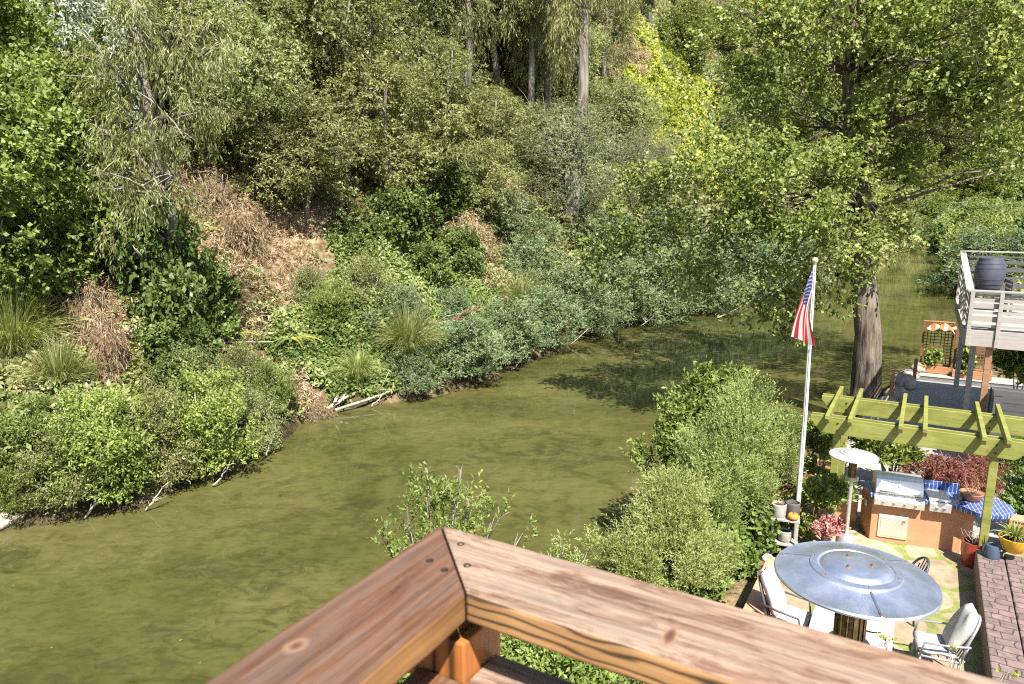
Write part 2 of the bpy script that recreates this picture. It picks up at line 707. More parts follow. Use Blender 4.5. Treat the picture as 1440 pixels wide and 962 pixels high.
BARK = {}
def bark_mat(name, a, b_, scale=5.0):
    m, nt, b = new_mat(name)
    o = coord(nt)
    n1 = noise_node(nt, mapping(nt, o, (scale, scale, scale * 0.12)), 1.0, 6, 0.65, 0.5)
    n2 = noise_node(nt, mapping(nt, o, (0.8, 0.8, 0.5)), 1.0, 3, 0.5)
    f = mix(nt, 0.35, n1.outputs['Color'], n2.outputs['Color'])
    r = ramp(nt, [(0.43, a), (0.56, b_)], f)
    nt.links.new(r.outputs['Color'], b.inputs['Base Color'])
    b.inputs['Roughness'].default_value = 0.9
    b.inputs['Specular IOR Level'].default_value = 0.15
    bump(nt, b, n1.outputs['Fac'], 0.9, 0.05)
    return m


M_BARK_GREY = bark_mat('grey_bark', (0.10, 0.085, 0.07), (0.34, 0.30, 0.25))
M_BARK_BROWN = bark_mat('furrowed_bark', (0.030, 0.024, 0.018), (0.21, 0.17, 0.135), 9.0)
M_BARK_PALE = bark_mat('pale_bark', (0.085, 0.072, 0.060), (0.27, 0.235, 0.20), 4.0)
M_DEADWOOD = bark_mat('weathered_deadwood', (0.20, 0.165, 0.13), (0.52, 0.45, 0.37), 8.0)

M_OLIVE = leaf_mat('olive_leaf', (0.105, 0.120, 0.036), (0.195, 0.212, 0.074), (0.32, 0.330, 0.155), 0.36)
M_BRIGHT = leaf_mat('bright_leaf', (0.092, 0.130, 0.022), (0.172, 0.222, 0.046), (0.275, 0.330, 0.100), 0.38)
M_GUM = leaf_mat('gum_leaf', (0.120, 0.132, 0.040), (0.215, 0.225, 0.080), (0.34, 0.335, 0.155), 0.34, val=0.15)
M_SILVER = leaf_mat('silver_leaf', (0.13, 0.17, 0.11), (0.24, 0.29, 0.20), (0.42, 0.46, 0.37), 0.25, val=0.1)
M_ACACIA = leaf_mat('acacia_leaf', (0.115, 0.130, 0.058), (0.20, 0.220, 0.108), (0.31, 0.325, 0.19), 0.32, val=0.1)
M_BLUE = leaf_mat('bluegreen_leaf', (0.075, 0.110, 0.045), (0.145, 0.195, 0.085), (0.25, 0.300, 0.155), 0.32, val=0.12)
M_LIME = leaf_mat('lime_leaf', (0.16, 0.19, 0.026), (0.28, 0.30, 0.05), (0.41, 0.41, 0.10), 0.4)
M_DARK = leaf_mat('ivy_leaf', (0.055, 0.088, 0.016), (0.115, 0.170, 0.034), (0.215, 0.275, 0.075), 0.32)
M_BRAMBLE = leaf_mat('bramble_leaf', (0.075, 0.108, 0.022), (0.145, 0.185, 0.045), (0.25, 0.29, 0.10), 0.35)
M_DRY = leaf_mat('dry_leaf', (0.20, 0.138, 0.072), (0.35, 0.255, 0.145), (0.50, 0.395, 0.25), 0.2, hue=0.02)
M_COTTON = leaf_mat('cottonwood_leaf', (0.105, 0.138, 0.030), (0.205, 0.242, 0.066), (0.34, 0.365, 0.145), 0.45, rough=0.5, spec=0.3)
M_WILLOW = leaf_mat('willow_leaf', (0.125, 0.172, 0.042), (0.232, 0.292, 0.084), (0.37, 0.42, 0.165), 0.38, val=0.1)
M_GRASS = leaf_mat('grass_blade', (0.13, 0.165, 0.040), (0.24, 0.275, 0.085), (0.42, 0.41, 0.19), 0.38)
M_RED = leaf_mat('maple_leaf', (0.11, 0.035, 0.022), (0.20, 0.075, 0.05), (0.29, 0.15, 0.08), 0.3)
M_PINK = leaf_mat('pink_petal', (0.45, 0.16, 0.17), (0.62, 0.30, 0.30), (0.75, 0.50, 0.47), 0.3)

# ------------------------------------------------------------------ plant prototypes (unit: metres, base at z = 0)
def rand_blobs(rs, H, Rr, n, z0=0.35, flat=0.8, top=0.95):
    out = []
    for i in range(n):
        t = (i + 0.5) / n
        z = H * (z0 + (top - z0) * t)
        prof = math.sin(math.pi * min(max((t * 0.8 + 0.15), 0), 1)) ** 0.7
        a = i * 2.4 + rs.uniform(-.5, .5)
        rr = Rr * prof * rs.uniform(0.25, 0.95)
        s = Rr * rs.uniform(0.36, 0.60)
        out.append((rr * math.cos(a), rr * math.sin(a), z - s * flat * .5, s, s, s * flat))
    return out


PROTO = {}


def proto(kind, v, trunk_mb, tmat, crown_mesh):
    PROTO.setdefault(kind, []).append((trunk_mb, tmat, crown_mesh))


def plant_proto(kind, seed, H, Rr, nb, n_sprig, k, L, W, slen, leaf, bark, z0=0.35, flat=0.8, gap=-0.12, gs=0.9, droop=0.0,
                spread=0.8, trunk_r=0.18, lean=0.06, shell=0.5, stems=1, flatleaf=0.0, sub=3, top=0.95, up=0.45, upn=0.75, bare=0):
    rs = random.Random(seed)
    blobs = rand_blobs(rs, H, Rr, nb, z0, flat, top)
    p, o = crown_points(blobs, n_sprig, shell, gap, gs, seed * 1.37)
    p[:, 2] = np.maximum(p[:, 2], 0.05)
    d = norm(o * 0.8 + np.array([0, 0, up - droop]) + rng.normal(size=p.shape) * 0.4)
    tone0 = np.clip(0.5 + 0.55 * vnoise(p / (Rr * 0.35) + seed) + rng.normal(size=len(p)) * 0.12, 0, 1)
    ch = sprigs(p, d, k, slen, L, W, spread, droop, upn, tone0, flat=flatleaf)
    me = leaf_mesh(kind + '_leaves', [ch], leaf)
    mb = MB()
    for s in range(stems):
        a = rs.uniform(0, 6.28)
        ln = lean * (1 if stems == 1 else 3.5)
        bx, by = (0, 0) if stems == 1 else (0.25 * math.cos(a), 0.25 * math.sin(a))
        tr = [(bx, by, -0.5)]
        for i in range(1, 7):
            t = i / 6
            tr.append((bx + ln * H * t * math.cos(a) + rs.uniform(-.02, .02) * H, by + ln * H * t * math.sin(a) + rs.uniform(-.02, .02) * H, H * 0.86 * t))
        limbs(mb, blobs[s::stems], tr, trunk_r, sub, seed + s)
    for i in range(bare):
        b = rs.choice(blobs)
        c = Vector(b[:3])
        q = [c]
        dd = Vector((rs.gauss(0, 1), rs.gauss(0, 1), rs.gauss(0, .5))).normalized()
        for j in range(5):
            q.append(q[-1] + dd * b[3] * 0.33 + Vector((rs.gauss(0, .05), rs.gauss(0, .05), rs.gauss(0, .05))))
        mb.tube(q, [0.03, .025, .02, .015, .01, .005], 4)
    tm = mb.build(kind + '_wood', bark, None, smooth=True)
    tmesh = tm.data
    bpy.data.objects.remove(tm)
    PROTO.setdefault(kind, []).append((tmesh, me))


plant_proto('olive', 1, 8, 3.6, 17, 4300, 9, 0.17, 0.070, 0.42, M_OLIVE, M_BARK_GREY, stems=2, droop=0.25, bare=4)
plant_proto('olive', 2, 8, 3.2, 15, 3900, 9, 0.17, 0.070, 0.42, M_OLIVE, M_BARK_GREY, stems=3, z0=0.28, droop=0.3, bare=4)
plant_proto('alder', 3, 7, 3.0, 17, 3800, 9, 0.17, 0.11, 0.45, M_BRIGHT, M_BARK_GREY, z0=0.2, gap=-0.1)
plant_proto('alder', 4, 7, 3.2, 18, 3800, 9, 0.165, 0.105, 0.45, M_BRIGHT, M_BARK_GREY, z0=0.15, gap=-0.1, stems=2)
plant_proto('gum', 5, 16, 3.0, 20, 3400, 9, 0.30, 0.050, 0.7, M_GUM, M_BARK_PALE, z0=0.35, flat=1.2, droop=0.65, up=0.15, gap=-0.02, gs=1.3, trunk_r=0.34, lean=0.03, bare=6)
plant_proto('gum', 6, 16, 2.6, 18, 3000, 9, 0.30, 0.050, 0.7, M_GUM, M_BARK_PALE, z0=0.45, flat=1.3, droop=0.65, up=0.15, gap=0.0, gs=1.3, trunk_r=0.30, lean=0.05, bare=6)
plant_proto('acacia', 7, 8, 4.6, 19, 5200, 10, 0.15, 0.036, 0.55, M_ACACIA, M_BARK_GREY, z0=0.25, flat=0.55, droop=0.25, spread=0.6, gap=-0.08, flatleaf=0.6, top=.93, bare=26)
plant_proto('silver', 8, 7, 2.4, 12, 1500, 9, 0.20, 0.085, 0.5, M_SILVER, M_BARK_PALE, z0=0.15, gap=-0.05, flat=1.0, droop=.2)
plant_proto('bright_shrub', 9, 2.6, 1.6, 11, 2700, 9, 0.11, 0.045, 0.42, M_BRIGHT, M_BARK_GREY, z0=0.0, gap=0.0, gs=0.55, up=.8, bare=4, trunk_r=0.05, stems=3)
plant_proto('bright_shrub', 10, 2.6, 1.8, 12, 2700, 9, 0.10, 0.038, 0.46, M_OLIVE, M_BARK_GREY, z0=0.0, gap=0.0, gs=0.6, up=.8, bare=5, trunk_r=0.05, stems=3)
plant_proto('blue_shrub', 11, 2.8, 2.0, 14, 2000, 10, 0.17, 0.050, 0.42, M_BLUE, M_BARK_GREY, z0=0.0, gap=-0.15, gs=0.6, trunk_r=0.06, stems=3, flatleaf=.5, flat=.6, bare=3)
plant_proto('blue_shrub', 12, 2.8, 2.2, 15, 2100, 10, 0.17, 0.050, 0.42, M_BLUE, M_BARK_GREY, z0=0.0, gap=-0.12, gs=0.6, trunk_r=0.06, stems=3, flatleaf=.5, flat=.6, bare=3)
plant_proto('dark_shrub', 13, 3.2, 1.9, 14, 2100, 8, 0.17, 0.12, 0.32, M_DARK, M_BARK_BROWN, z0=0.0, gap=-0.2, gs=0.6, trunk_r=0.06, stems=2)
plant_proto('dry_shrub', 14, 2.6, 1.2, 16, 1300, 10, 0.20, 0.026, 0.50, M_DRY, M_DEADWOOD, z0=0.0, gap=0.05, gs=0.45, trunk_r=0.04, stems=3, droop=0.7, up=.2, bare=8)


def plant(name, kind, var, loc, H, wid, label, cat, group, rz=None, mesh_only=False):
    pm = PROTO[kind]
    tmesh, cmesh = pm[var % len(pm)]
    base = {'olive': 8, 'alder': 7, 'gum': 16, 'acacia': 8, 'silver': 7, 'bright_shrub': 2.6, 'blue_shrub': 2.8, 'dark_shrub': 3.2, 'dry_shrub': 2.6}[kind]
    s = H / base
    t = thing(name, label, cat, (loc[0], loc[1], loc[2] - 0.1), random.uniform(-.8, .8) if rz is None else rz, group)
    t.scale = (s * wid * random.choice((-1, 1)), s * wid * random.uniform(.9, 1.1), s)
    a = bpy.data.objects.new('trunk' if 'shrub' not in kind else 'stem', tmesh)
    b = bpy.data.objects.new('crown' if 'shrub' not in kind else 'foliage', cmesh)
    for o in (a, b):
        col.objects.link(o)
        o.parent = t
    return t


HT, HS = 'trees on the far hillside', 'shrubs along the far bank'
# name, kind, variant, base pixel, height m, width factor, label
TREES = [
    ('broadleaf_tree', 'alder', 0, (20, 420), 6.5, 0.95, 'bright green leafy tree filling the lower left edge above the long grass'),
    ('broadleaf_tree', 'alder', 1, (95, 330), 5.5, 0.9, 'bright green leafy tree between the left edge and the leaning gum tree'),
    ('broadleaf_tree', 'alder', 0, (0, 250), 6.5, 1.0, 'bright green leafy tree highest up the slope at the left edge'),
    ('broadleaf_tree', 'alder', 1, (70, 150), 5.0, 1.1, 'bright green leafy tree behind the silver gum saplings at upper left'),
    ('silver_gum', 'silver', 0, (118, 225), 6.0, 0.75, 'silvery blue leaved gum sapling left of the leaning gum trunk'),
    ('silver_gum', 'silver', 0, (285, 185), 6.0, 0.8, 'silvery blue leaved gum sapling right of the leaning gum trunk'),
    ('olive_tree', 'olive', 0, (345, 250), 6.0, 0.95, 'olive green bushy tree just above the dry brown slope'),
    ('olive_tree', 'olive', 1, (330, 90), 6.0, 1.0, 'olive green tree in the dark gap above the dry slope trees'),
    ('olive_tree', 'olive', 0, (480, 195), 7.5, 1.0, 'tall olive green tree with pale trunks showing below its rounded crown'),
    ('olive_tree', 'olive', 1, (545, 285), 6.0, 1.15, 'wide low olive green tree overhanging the shaded gully'),
    ('olive_tree', 'olive', 0, (425, 300), 4.5, 1.1, 'low olive green tree on top of the bare dirt bank'),
    ('olive_tree', 'olive', 1, (400, 130), 7.0, 1.0, 'dull olive tree at the top behind the pale trunked tree'),
    ('olive_tree', 'olive', 0, (620, 205), 6.0, 0.9, 'olive green tree left of the thin gum trunks'),
    ('olive_tree', 'olive', 1, (590, 95), 7.5, 0.9, 'olive tree in front of the upper gum grove'),
    ('olive_tree', 'olive', 0, (690, 235), 4.5, 1.1, 'small olive tree at the foot of the thin gum trunks'),
    ('gum_tree', 'gum', 0, (655, 130), 15.0, 0.8, 'gum tree with drooping leaves leftmost in the upper grove'),
    ('gum_tree', 'gum', 1, (742, 190), 17.0, 0.8, 'slender gum tree with twin neighbours at the centre top of the slope'),
    ('gum_tree', 'gum', 0, (768, 180), 18.0, 0.75, 'gum tree with dark streaked trunk left of the tallest pale trunk'),
    ('gum_tree', 'gum', 1, (700, 120), 16.0, 0.8, 'gum tree half hidden in the shadow of the upper grove'),
    ('gum_tree', 'gum', 0, (850, 130), 14.0, 0.8, 'gum tree with hanging leaves below the hilltop house'),
    ('gum_tree', 'gum', 1, (520, 60), 13.0, 0.9, 'gum tree peeking over the pale trunked olive tree'),
    ('acacia_tree', 'acacia', 0, (790, 335), 7.2, 0.92, 'grey green feathery tree with bare twigs round the tall pale trunk'),
    ('acacia_tree', 'acacia', 0, (905, 330), 6.0, 0.75, 'smaller grey green feathery tree beside the lime vine slope'),
    ('olive_tree', 'olive', 1, (680, 320), 4.5, 0.9, 'dark olive tree above the dry grass patch'),
    ('broadleaf_tree', 'alder', 1, (960, 105), 8.5, 1.0, 'bright green tree beside the hilltop house'),
    ('broadleaf_tree', 'alder', 0, (1015, 75), 9.0, 1.0, 'bright green tree at the top right of the lime vine slope'),
    ('olive_tree', 'olive', 0, (1090, 130), 9.0, 1.0, 'olive tree behind the upper cottonwood branches'),
    ('olive_tree', 'olive', 1, (1060, 230), 8.0, 1.1, 'dark olive tree in the hollow right of the lime vine slope'),
    ('olive_tree', 'olive', 0, (1290, 230), 13.0, 1.0, 'tall olive tree on the far bend of the river'),
    ('olive_tree', 'olive', 1, (1370, 180), 16.0, 1.0, 'olive tree high above the river bend at right'),
    ('olive_tree', 'olive', 1, (1235, 180), 13.0, 1.0, 'olive tree seen just right of the cottonwood trunk'),
    ('broadleaf_tree', 'alder', 1, (1400, 310), 15.0, 1.15, 'light green tree on the bank above the river bend'),
    ('broadleaf_tree', 'alder', 0, (1345, 320), 11.0, 1.2, 'light green low tree at the water of the river bend'),
    ('olive_tree', 'olive', 0, (1435, 270), 17.0, 1.1, 'olive tree at the right edge above the grey deck'),
    ('olive_tree', 'olive', 1, (1180, 300), 8.0, 1.2, 'olive tree behind the cottonwood trunk at the water'),
    ('olive_tree', 'olive', 0, (1240, 335), 8.0, 1.2, 'yellowish olive tree leaning to the water at the bend'),
    ('olive_tree', 'olive', 1, (1430, 120), 18.0, 1.2, 'olive tree in the top right corner'),
    ('olive_tree', 'olive', 0, (1160, 60), 15.0, 1.0, 'olive tree on the skyline behind the cottonwood'),
    ('olive_tree', 'olive', 1, (1300, 60), 17.0, 1.0, 'olive tree on the skyline at upper right'),
    ('gum_tree', 'gum', 1, (480, 20), 14.0, 1.0, 'gum tree on the skyline over the middle of the slope'),
    ('gum_tree', 'gum', 0, (330, 10), 13.0, 1.0, 'gum tree on the skyline right of the leaning gum'),
    ('olive_tree', 'olive', 0, (250, 190), 6.0, 1.0, 'olive tree filling the gap behind the leaning gum leaves'),
    ('olive_tree', 'olive', 1, (180, 120), 6.0, 1.0, 'olive tree between the two silver gum saplings'),
    ('broadleaf_tree', 'alder', 1, (20, 80), 6.5, 1.1, 'bright green leafy tree in the top left corner'),
    ('olive_tree', 'olive', 0, (720, 90), 8.0, 1.0, 'dark olive tree between the trunks of the upper gum grove'),
    ('olive_tree', 'olive', 1, (800, 170), 7.0, 1.0, 'olive tree just left of the tallest pale trunk'),
    ('olive_tree', 'olive', 0, (870, 240), 6.5, 1.0, 'olive tree between the tallest trunk and the lime vines'),
    ('olive_tree', 'olive', 1, (770, 260), 5.0, 1.0, 'olive tree at the foot of the slender gum trunks'),
    ('olive_tree', 'olive', 0, (860, 60), 7.0, 1.0, 'olive tree under the left end of the hilltop house'),
    ('broadleaf_tree', 'alder', 0, (1040, 150), 7.5, 1.1, 'light green tree at the right border of the lime vine slope'),
    ('broadleaf_tree', 'alder', 1, (1130, 200), 9.5, 1.1, 'light green tree seen in the opening of the cottonwood crown'),
    ('olive_tree', 'olive', 1, (1120, 280), 8.0, 1.1, 'olive tree low on the bank behind the cottonwood crown'),
    ('broadleaf_tree', 'alder', 0, (1275, 290), 11.0, 1.2, 'light green tree on the bank right of the cottonwood trunk'),
    ('olive_tree', 'olive', 1, (1335, 255), 12.0, 1.1, 'olive tree half way up the slope over the river bend'),
    ('olive_tree', 'olive', 0, (1390, 235), 14.0, 1.1, 'olive tree above the light green tree at the river bend'),
    ('broadleaf_tree', 'alder', 1, (1300, 325), 7.0, 1.4, 'yellow green low tree dipping into the river bend'),
    ('broadleaf_tree', 'alder', 1, (1250, 110), 15.0, 1.2, 'light green tree high behind the cottonwood trunk'),
    ('olive_tree', 'olive', 0, (1350, 110), 17.0, 1.1, 'olive tree behind the right cottonwood branches'),
    ('olive_tree', 'olive', 1, (1110, 90), 11.0, 1.1, 'olive tree left of the upper cottonwood trunk'),
    ('broadleaf_tree', 'alder', 0, (1435, 330), 10.0, 1.5, 'dark green low tree at the right edge of the river bend'),
    ('olive_tree', 'olive', 1, (1425, 190), 16.0, 1.1, 'olive tree on the upper slope at the right edge'),
    ('olive_tree', 'olive', 1, (960, 20), 10.0, 1.0, 'olive tree on the skyline right of the hilltop house'),
    ('olive_tree', 'olive', 0, (610, 20), 9.0, 1.1, 'olive tree on the skyline left of the gum grove'),
]
for nm, kd, vr, px, H, wd, lb in TREES:
    k = 1.0 if px[0] < 110 else 1.22
    q = land_pt(*px)
    if kd == 'acacia':
        q = q + Vector((.6, 2.4, 0))
        q.z = float(land_z([q.x], [q.y])[0])
    plant(nm, kd, vr, q, H * k, wd * (1.0 if k == 1 else 1.05), lb, 'tree', HT)

SHRUBS = [
    ('bright_shrub', 0, (40, 712), 1.2, 1.1, 'bright green shrub behind the driftwood log at the left edge'),
    ('bright_shrub', 1, (100, 700), 1.7, 1.0, 'bright green shrub just right of the driftwood log'),
    ('bright_shrub', 0, (160, 690), 2.3, 0.95, 'bright green shrub dipping furthest into the water'),
    ('bright_shrub', 1, (222, 668), 2.2, .85, 'big rounded bright shrub over the dark bank hollow'),
    ('bright_shrub', 0, (292, 648), 2.6, .85, 'bright green shrub in the middle of the left bank row'),
    ('bright_shrub', 1, (352, 628), 1.7, 0.8, 'bright green shrub at the right end of the left bank row'),
    ('bright_shrub', 0, (130, 640), 1.8, 1.0, 'bright green shrub above the water dipping shrub'),
    ('bright_shrub', 1, (260, 590), 2.0, 1.0, 'bright green shrub below the ivy clad trunk'),
    ('bright_shrub', 0, (375, 575), 1.6, 0.9, 'small green shrub by the bank nook with dead branches'),
    ('bright_shrub', 1, (345, 560), 1.7, 0.9, 'green shrub in the shade below the fern'),
    ('bright_shrub', 0, (60, 640), 1.5, 1.1, 'low bright shrub in the ivy at left'),
    ('blue_shrub', 0, (585, 545), 1.5, 0.9, 'low blue green shrub with fallen branch at its foot'),
    ('blue_shrub', 1, (650, 520), 2.1, 1.0, 'blue green shrub leaning over the water beside the pampas grass'),
    ('blue_shrub', 0, (705, 495), 2.4, 1.0, 'blue green shrub with branches trailing on the water'),
    ('blue_shrub', 1, (760, 475), 2.5, 0.95, 'blue green shrub left of the small pampas tuft'),
    ('blue_shrub', 0, (640, 455), 1.6, 1.0, 'blue green shrub behind the pampas plumes'),
    ('blue_shrub', 1, (815, 455), 3.2, 0.95, 'dark blue green shrub at the bend of the far bank'),
    ('blue_shrub', 0, (865, 445), 3.6, 0.9, 'tall blue green shrub between bend and cottonwood branches'),
    ('blue_shrub', 1, (925, 440), 4.2, 0.9, 'tall blue green shrub under the low cottonwood branches'),
    ('blue_shrub', 0, (985, 425), 4.4, 0.9, 'blue green shrub at the shady bank behind the cottonwood'),
    ('blue_shrub', 1, (740, 400), 2.8, 1.0, 'blue green shrub right of the dry grass patch'),
    ('blue_shrub', 0, (720, 345), 3.2, 0.9, 'pale blue green shrub at the top of the dry grass patch'),
    ('blue_shrub', 1, (850, 375), 4.0, 0.9, 'grey green shrub at the foot of the tall pale trunk'),
    ('blue_shrub', 0, (940, 370), 4.5, 0.9, 'grey green shrub above the cottonwood shaded bank'),
    ('blue_shrub', 1, (1050, 410), 5.0, 1.0, 'blue green shrub at the water right of the cottonwood branches'),
    ('blue_shrub', 0, (1110, 395), 5.5, 1.0, 'blue green shrub behind the flag on the far bank'),
    ('bright_shrub', 0, (1180, 385), 5.0, 1.1, 'green shrub right beside the cottonwood trunk on the far bank'),
    ('bright_shrub', 1, (1255, 352), 6.5, 1.1, 'yellow green shrub at the water where the river bends'),
    ('bright_shrub', 1, (1290, 344), 6.0, 1.6, 'green shrub hanging into the far water at the bend'),
    ('bright_shrub', 0, (1325, 340), 6.5, 1.7, 'green shrub at the very end of the visible river'),
    ('blue_shrub', 0, (1365, 338), 7.0, 1.6, 'blue green shrub behind the wine barrel across the water'),
    ('bright_shrub', 1, (1405, 336), 7.0, 1.7, 'green shrub across the water right of the wine barrel'),
    ('bright_shrub', 0, (1445, 335), 7.5, 1.7, 'green shrub across the water at the right edge'),
    ('bright_shrub', 1, (520, 425), 1.9, 1.0, 'olive shrub in the middle of the bramble bank'),
    ('dark_shrub', 0, (605, 405), 2.2, 0.9, 'dark ivy shrub at the top of the bramble bank'),
    ('blue_shrub', 0, (560, 455), 1.6, 1.0, 'blue green shrub among the brambles over the pampas clump'),
    ('bright_shrub', 0, (468, 452), 1.6, 1.0, 'green shrub on the bramble bank right of the fern'),
    ('dark_shrub', 0, (645, 385), 2.4, 0.9, 'dark ivy shrub between brambles and dry brush'),
    ('bright_shrub', 1, (440, 425), 1.4, 1.0, 'small olive shrub at the foot of the bare dirt'),
    ('dark_shrub', 0, (222, 480), 4.2, 0.62, 'dark ivy climbing the leaning gum trunk'),
    ('dark_shrub', 0, (275, 470), 2.8, 0.85, 'dark leafy ivy mound right of the leaning gum trunk'),
    ('dark_shrub', 0, (250, 545), 2.2, 0.9, 'dark ivy mound at the foot of the leaning gum'),
    ('dark_shrub', 0, (60, 400), 2.6, 1.0, 'dark green shrub in the shade of the left trees'),
    ('dark_shrub', 0, (570, 350), 3.0, 1.0, 'dark green shrub in the shaded gully'),
    ('dark_shrub', 0, (620, 300), 3.4, 1.0, 'dark green shrub higher up the shaded gully'),
    ('dry_shrub', 0, (345, 360), 2.6, 0.75, 'brown dead shrub on the dry slope'),
    ('dry_shrub', 0, (305, 300), 2.0, 0.9, 'straw coloured dead shrub above the brown one'),
    ('dry_shrub', 0, (152, 530), 2.0, 0.62, 'pale dead vines hanging beside the long grass'),
    ('dry_shrub', 0, (134, 480), 1.9, 0.6, 'pale dead vines at the top of the hanging heap'),
    ('dry_shrub', 0, (700, 300), 2.6, 1.1, 'straw coloured dry brush on the slope at centre'),
    ('dry_shrub', 0, (655, 350), 2.2, 1.2, 'straw coloured dry brush over the bramble bank'),
    ('dry_shrub', 0, (300, 520), 1.2, 1.2, 'grey dead brush in the shaded bank nook'),
    ('dry_shrub', 0, (445, 590), 0.8, 1.4, 'grey dead brush tangled at the water edge'),
    ('dry_shrub', 0, (1310, 235), 8.0, 1.0, 'pale dry vines hanging near the river bend'),
    ('dry_shrub', 0, (880, 100), 4.5, 1.0, 'dry brown brush below the hilltop house'),
]
for kd, vr, px, H, wd, lb in SHRUBS:
    nm = {'bright_shrub': 'green_shrub', 'blue_shrub': 'blue_green_shrub', 'dark_shrub': 'ivy_shrub', 'dry_shrub': 'dry_shrub'}[kd]
    plant(nm, kd, vr, land_pt(*px), H, wd, lb, 'shrub', HS)

for kd, vr, xy, H, wd, lb in (('bright_shrub', 0, (47.5, 71), 5.5, 1.4, 'bright green shrub on the near bank right behind the wine barrel'), ('bright_shrub', 1, (55, 82), 6.0, 1.4, 'green shrub on the near bank over the barrel deck rail'),
                           ('dark_shrub', 0, (62, 94), 6.5, 1.3, 'dark green shrub on the near bank beside the far channel'), ('bright_shrub', 0, (71, 108), 7.0, 1.4, 'green shrub on the near bank where the channel narrows'),
                           ('dark_shrub', 0, (81, 124), 7.0, 1.4, 'dark green shrub closing off the far channel'), ('blue_shrub', 0, (41, 62), 4.5, 1.3, 'blue green shrub on the near bank just beyond the grey deck'),
                           ('bright_shrub', 1, (60, 76), 7.0, 1.5, 'tall green shrub at the right edge beyond the grey deck'), ('dark_shrub', 0, (51, 66), 6.0, 1.3, 'dark green shrub at the right edge behind the deck chair')):
    nm = {'bright_shrub': 'green_shrub', 'blue_shrub': 'blue_green_shrub', 'dark_shrub': 'ivy_shrub'}[kd]
    plant(nm, kd, vr, (xy[0], xy[1], float(land_z([xy[0]], [xy[1]])[0])), H, wd, lb, 'shrub', 'shrubs on the near bank beyond the deck')


# --- the leaning gum at the left, its own mesh
def leaning_gum():
    base = land_pt(246, 505)
    top = at_y(195, -30, base.y + 1.2)
    t = thing('gum_tree', 'leaning gum tree at upper left with bare shaggy trunk and weeping leaves', 'tree', base, 0, HT)
    d = top - base
    tr = [d * s + Vector((0.25 * math.sin(s * 5), 0.1 * math.sin(s * 7), 0)) for s in (-0.04, 0.12, 0.28, 0.45, 0.62, 0.8, 1.0, 1.15)]
    bl = []
    for px, py, dy, r in ((150, 250, -.5, .95), (185, 180, -.9, .9), (130, 175, .2, .9), (170, 320, -.7, .75), (235, 160, -1.2, .8), (255, 250, -.6, .7), (150, 90, -.2, 1.0),
                          (240, 70, -.5, 1.0), (290, 160, .3, .8), (120, 270, .2, .7), (200, 260, -1.3, .8), (300, 70, .2, .8), (190, 30, -1.0, .9), (110, 350, .3, .5), (205, 370, -.9, .55)):
        c = at_y(px, py, base.y + dy) - base
        bl.append((c.x, c.y, c.z, r * .72, r * .72, r * 1.15))
    p, o = crown_points(bl, 2300, 0.8, 0.08, 0.5, 3.3)
    dd = norm(o * 0.8 + np.array([0, 0, -0.55]) + rng.normal(size=p.shape) * 0.45)
    tone0 = np.clip(0.5 + 0.6 * vnoise(p / 0.8), 0, 1)
    me = leaf_mesh('leaning_gum_leaves', [sprigs(p, dd, 9, 0.46, 0.18, 0.027, 0.6, 0.9, 0.4, tone0)], M_GUM)
    mb = MB()
    limbs(mb, bl, [tuple(q) for q in tr], 0.34, 9, 5, 1.1)
    rs = random.Random(4)
    for i in range(26):      # strips of peeling bark and bare hanging twigs
        s = rs.uniform(0.25, 1.0)
        a = d * s + Vector((rs.uniform(-.2, .2), -0.22, 0))
        mb.tube([a, a + Vector((rs.uniform(-.1, .3), -.1, -.5)), a + Vector((rs.uniform(-.1, .6), -.15, -1.3))], [.015, .012, .004], 4)
    mb.build('trunk', M_BARK_GREY, t, smooth=True)
    ob = bpy.data.objects.new('crown', me)
    col.objects.link(ob)
    ob.parent = t


leaning_gum()


# --- the tallest pale trunk in the middle
def tall_gum():
    base = land_pt(800, 318)
    top = at_y(828, -40, base.y + 1.0)
    t = thing('gum_tree', 'tallest gum with a straight pale bare trunk rising out of the grey green tree', 'tree', base, 0, HT)
    d = top - base
    mb = MB()
    tr = [d * s + Vector((0.35 * math.sin(s * 4.2), 0, 0)) for s in (-0.04, 0.06, 0.2, 0.4, 0.6, 0.8, 1.0, 1.25)]
    mb.tube(tr, [0.72, .58, .5, .44, .40, .36, .33, .25], 12)
    bl = []
    rs = random.Random(9)
    for i in range(15):
        c = d * rs.uniform(0.62, 1.3) + Vector((rs.uniform(-2.6, 2.6), rs.uniform(-1.5, 2.0), 0))
        bl.append((c.x, c.y, c.z, 1.0, 1.0, 1.5))
        s = min(max((c.z / d.z) - .12, .2), 1.0)
        mb.tube([d * s, (d * s + c) / 2 + Vector((0, 0, .3)), c], [.12, .08, .03], 6)
    p, o = crown_points(bl, 2200, 0.7, -0.05, 1.0, 6.1)
    dd = norm(o * 0.7 + np.array([0, 0, -0.8]) + rng.normal(size=p.shape) * 0.35)
    me = leaf_mesh('tall_gum_leaves', [sprigs(p, dd, 9, 0.7, 0.30, 0.05, 0.5, 1.2, 0.3)], M_GUM)
    mb.build('trunk', M_BARK_PALE, t, smooth=True)
    ob = bpy.data.objects.new('crown', me)
    col.objects.link(ob)
    ob.parent = t


tall_gum()


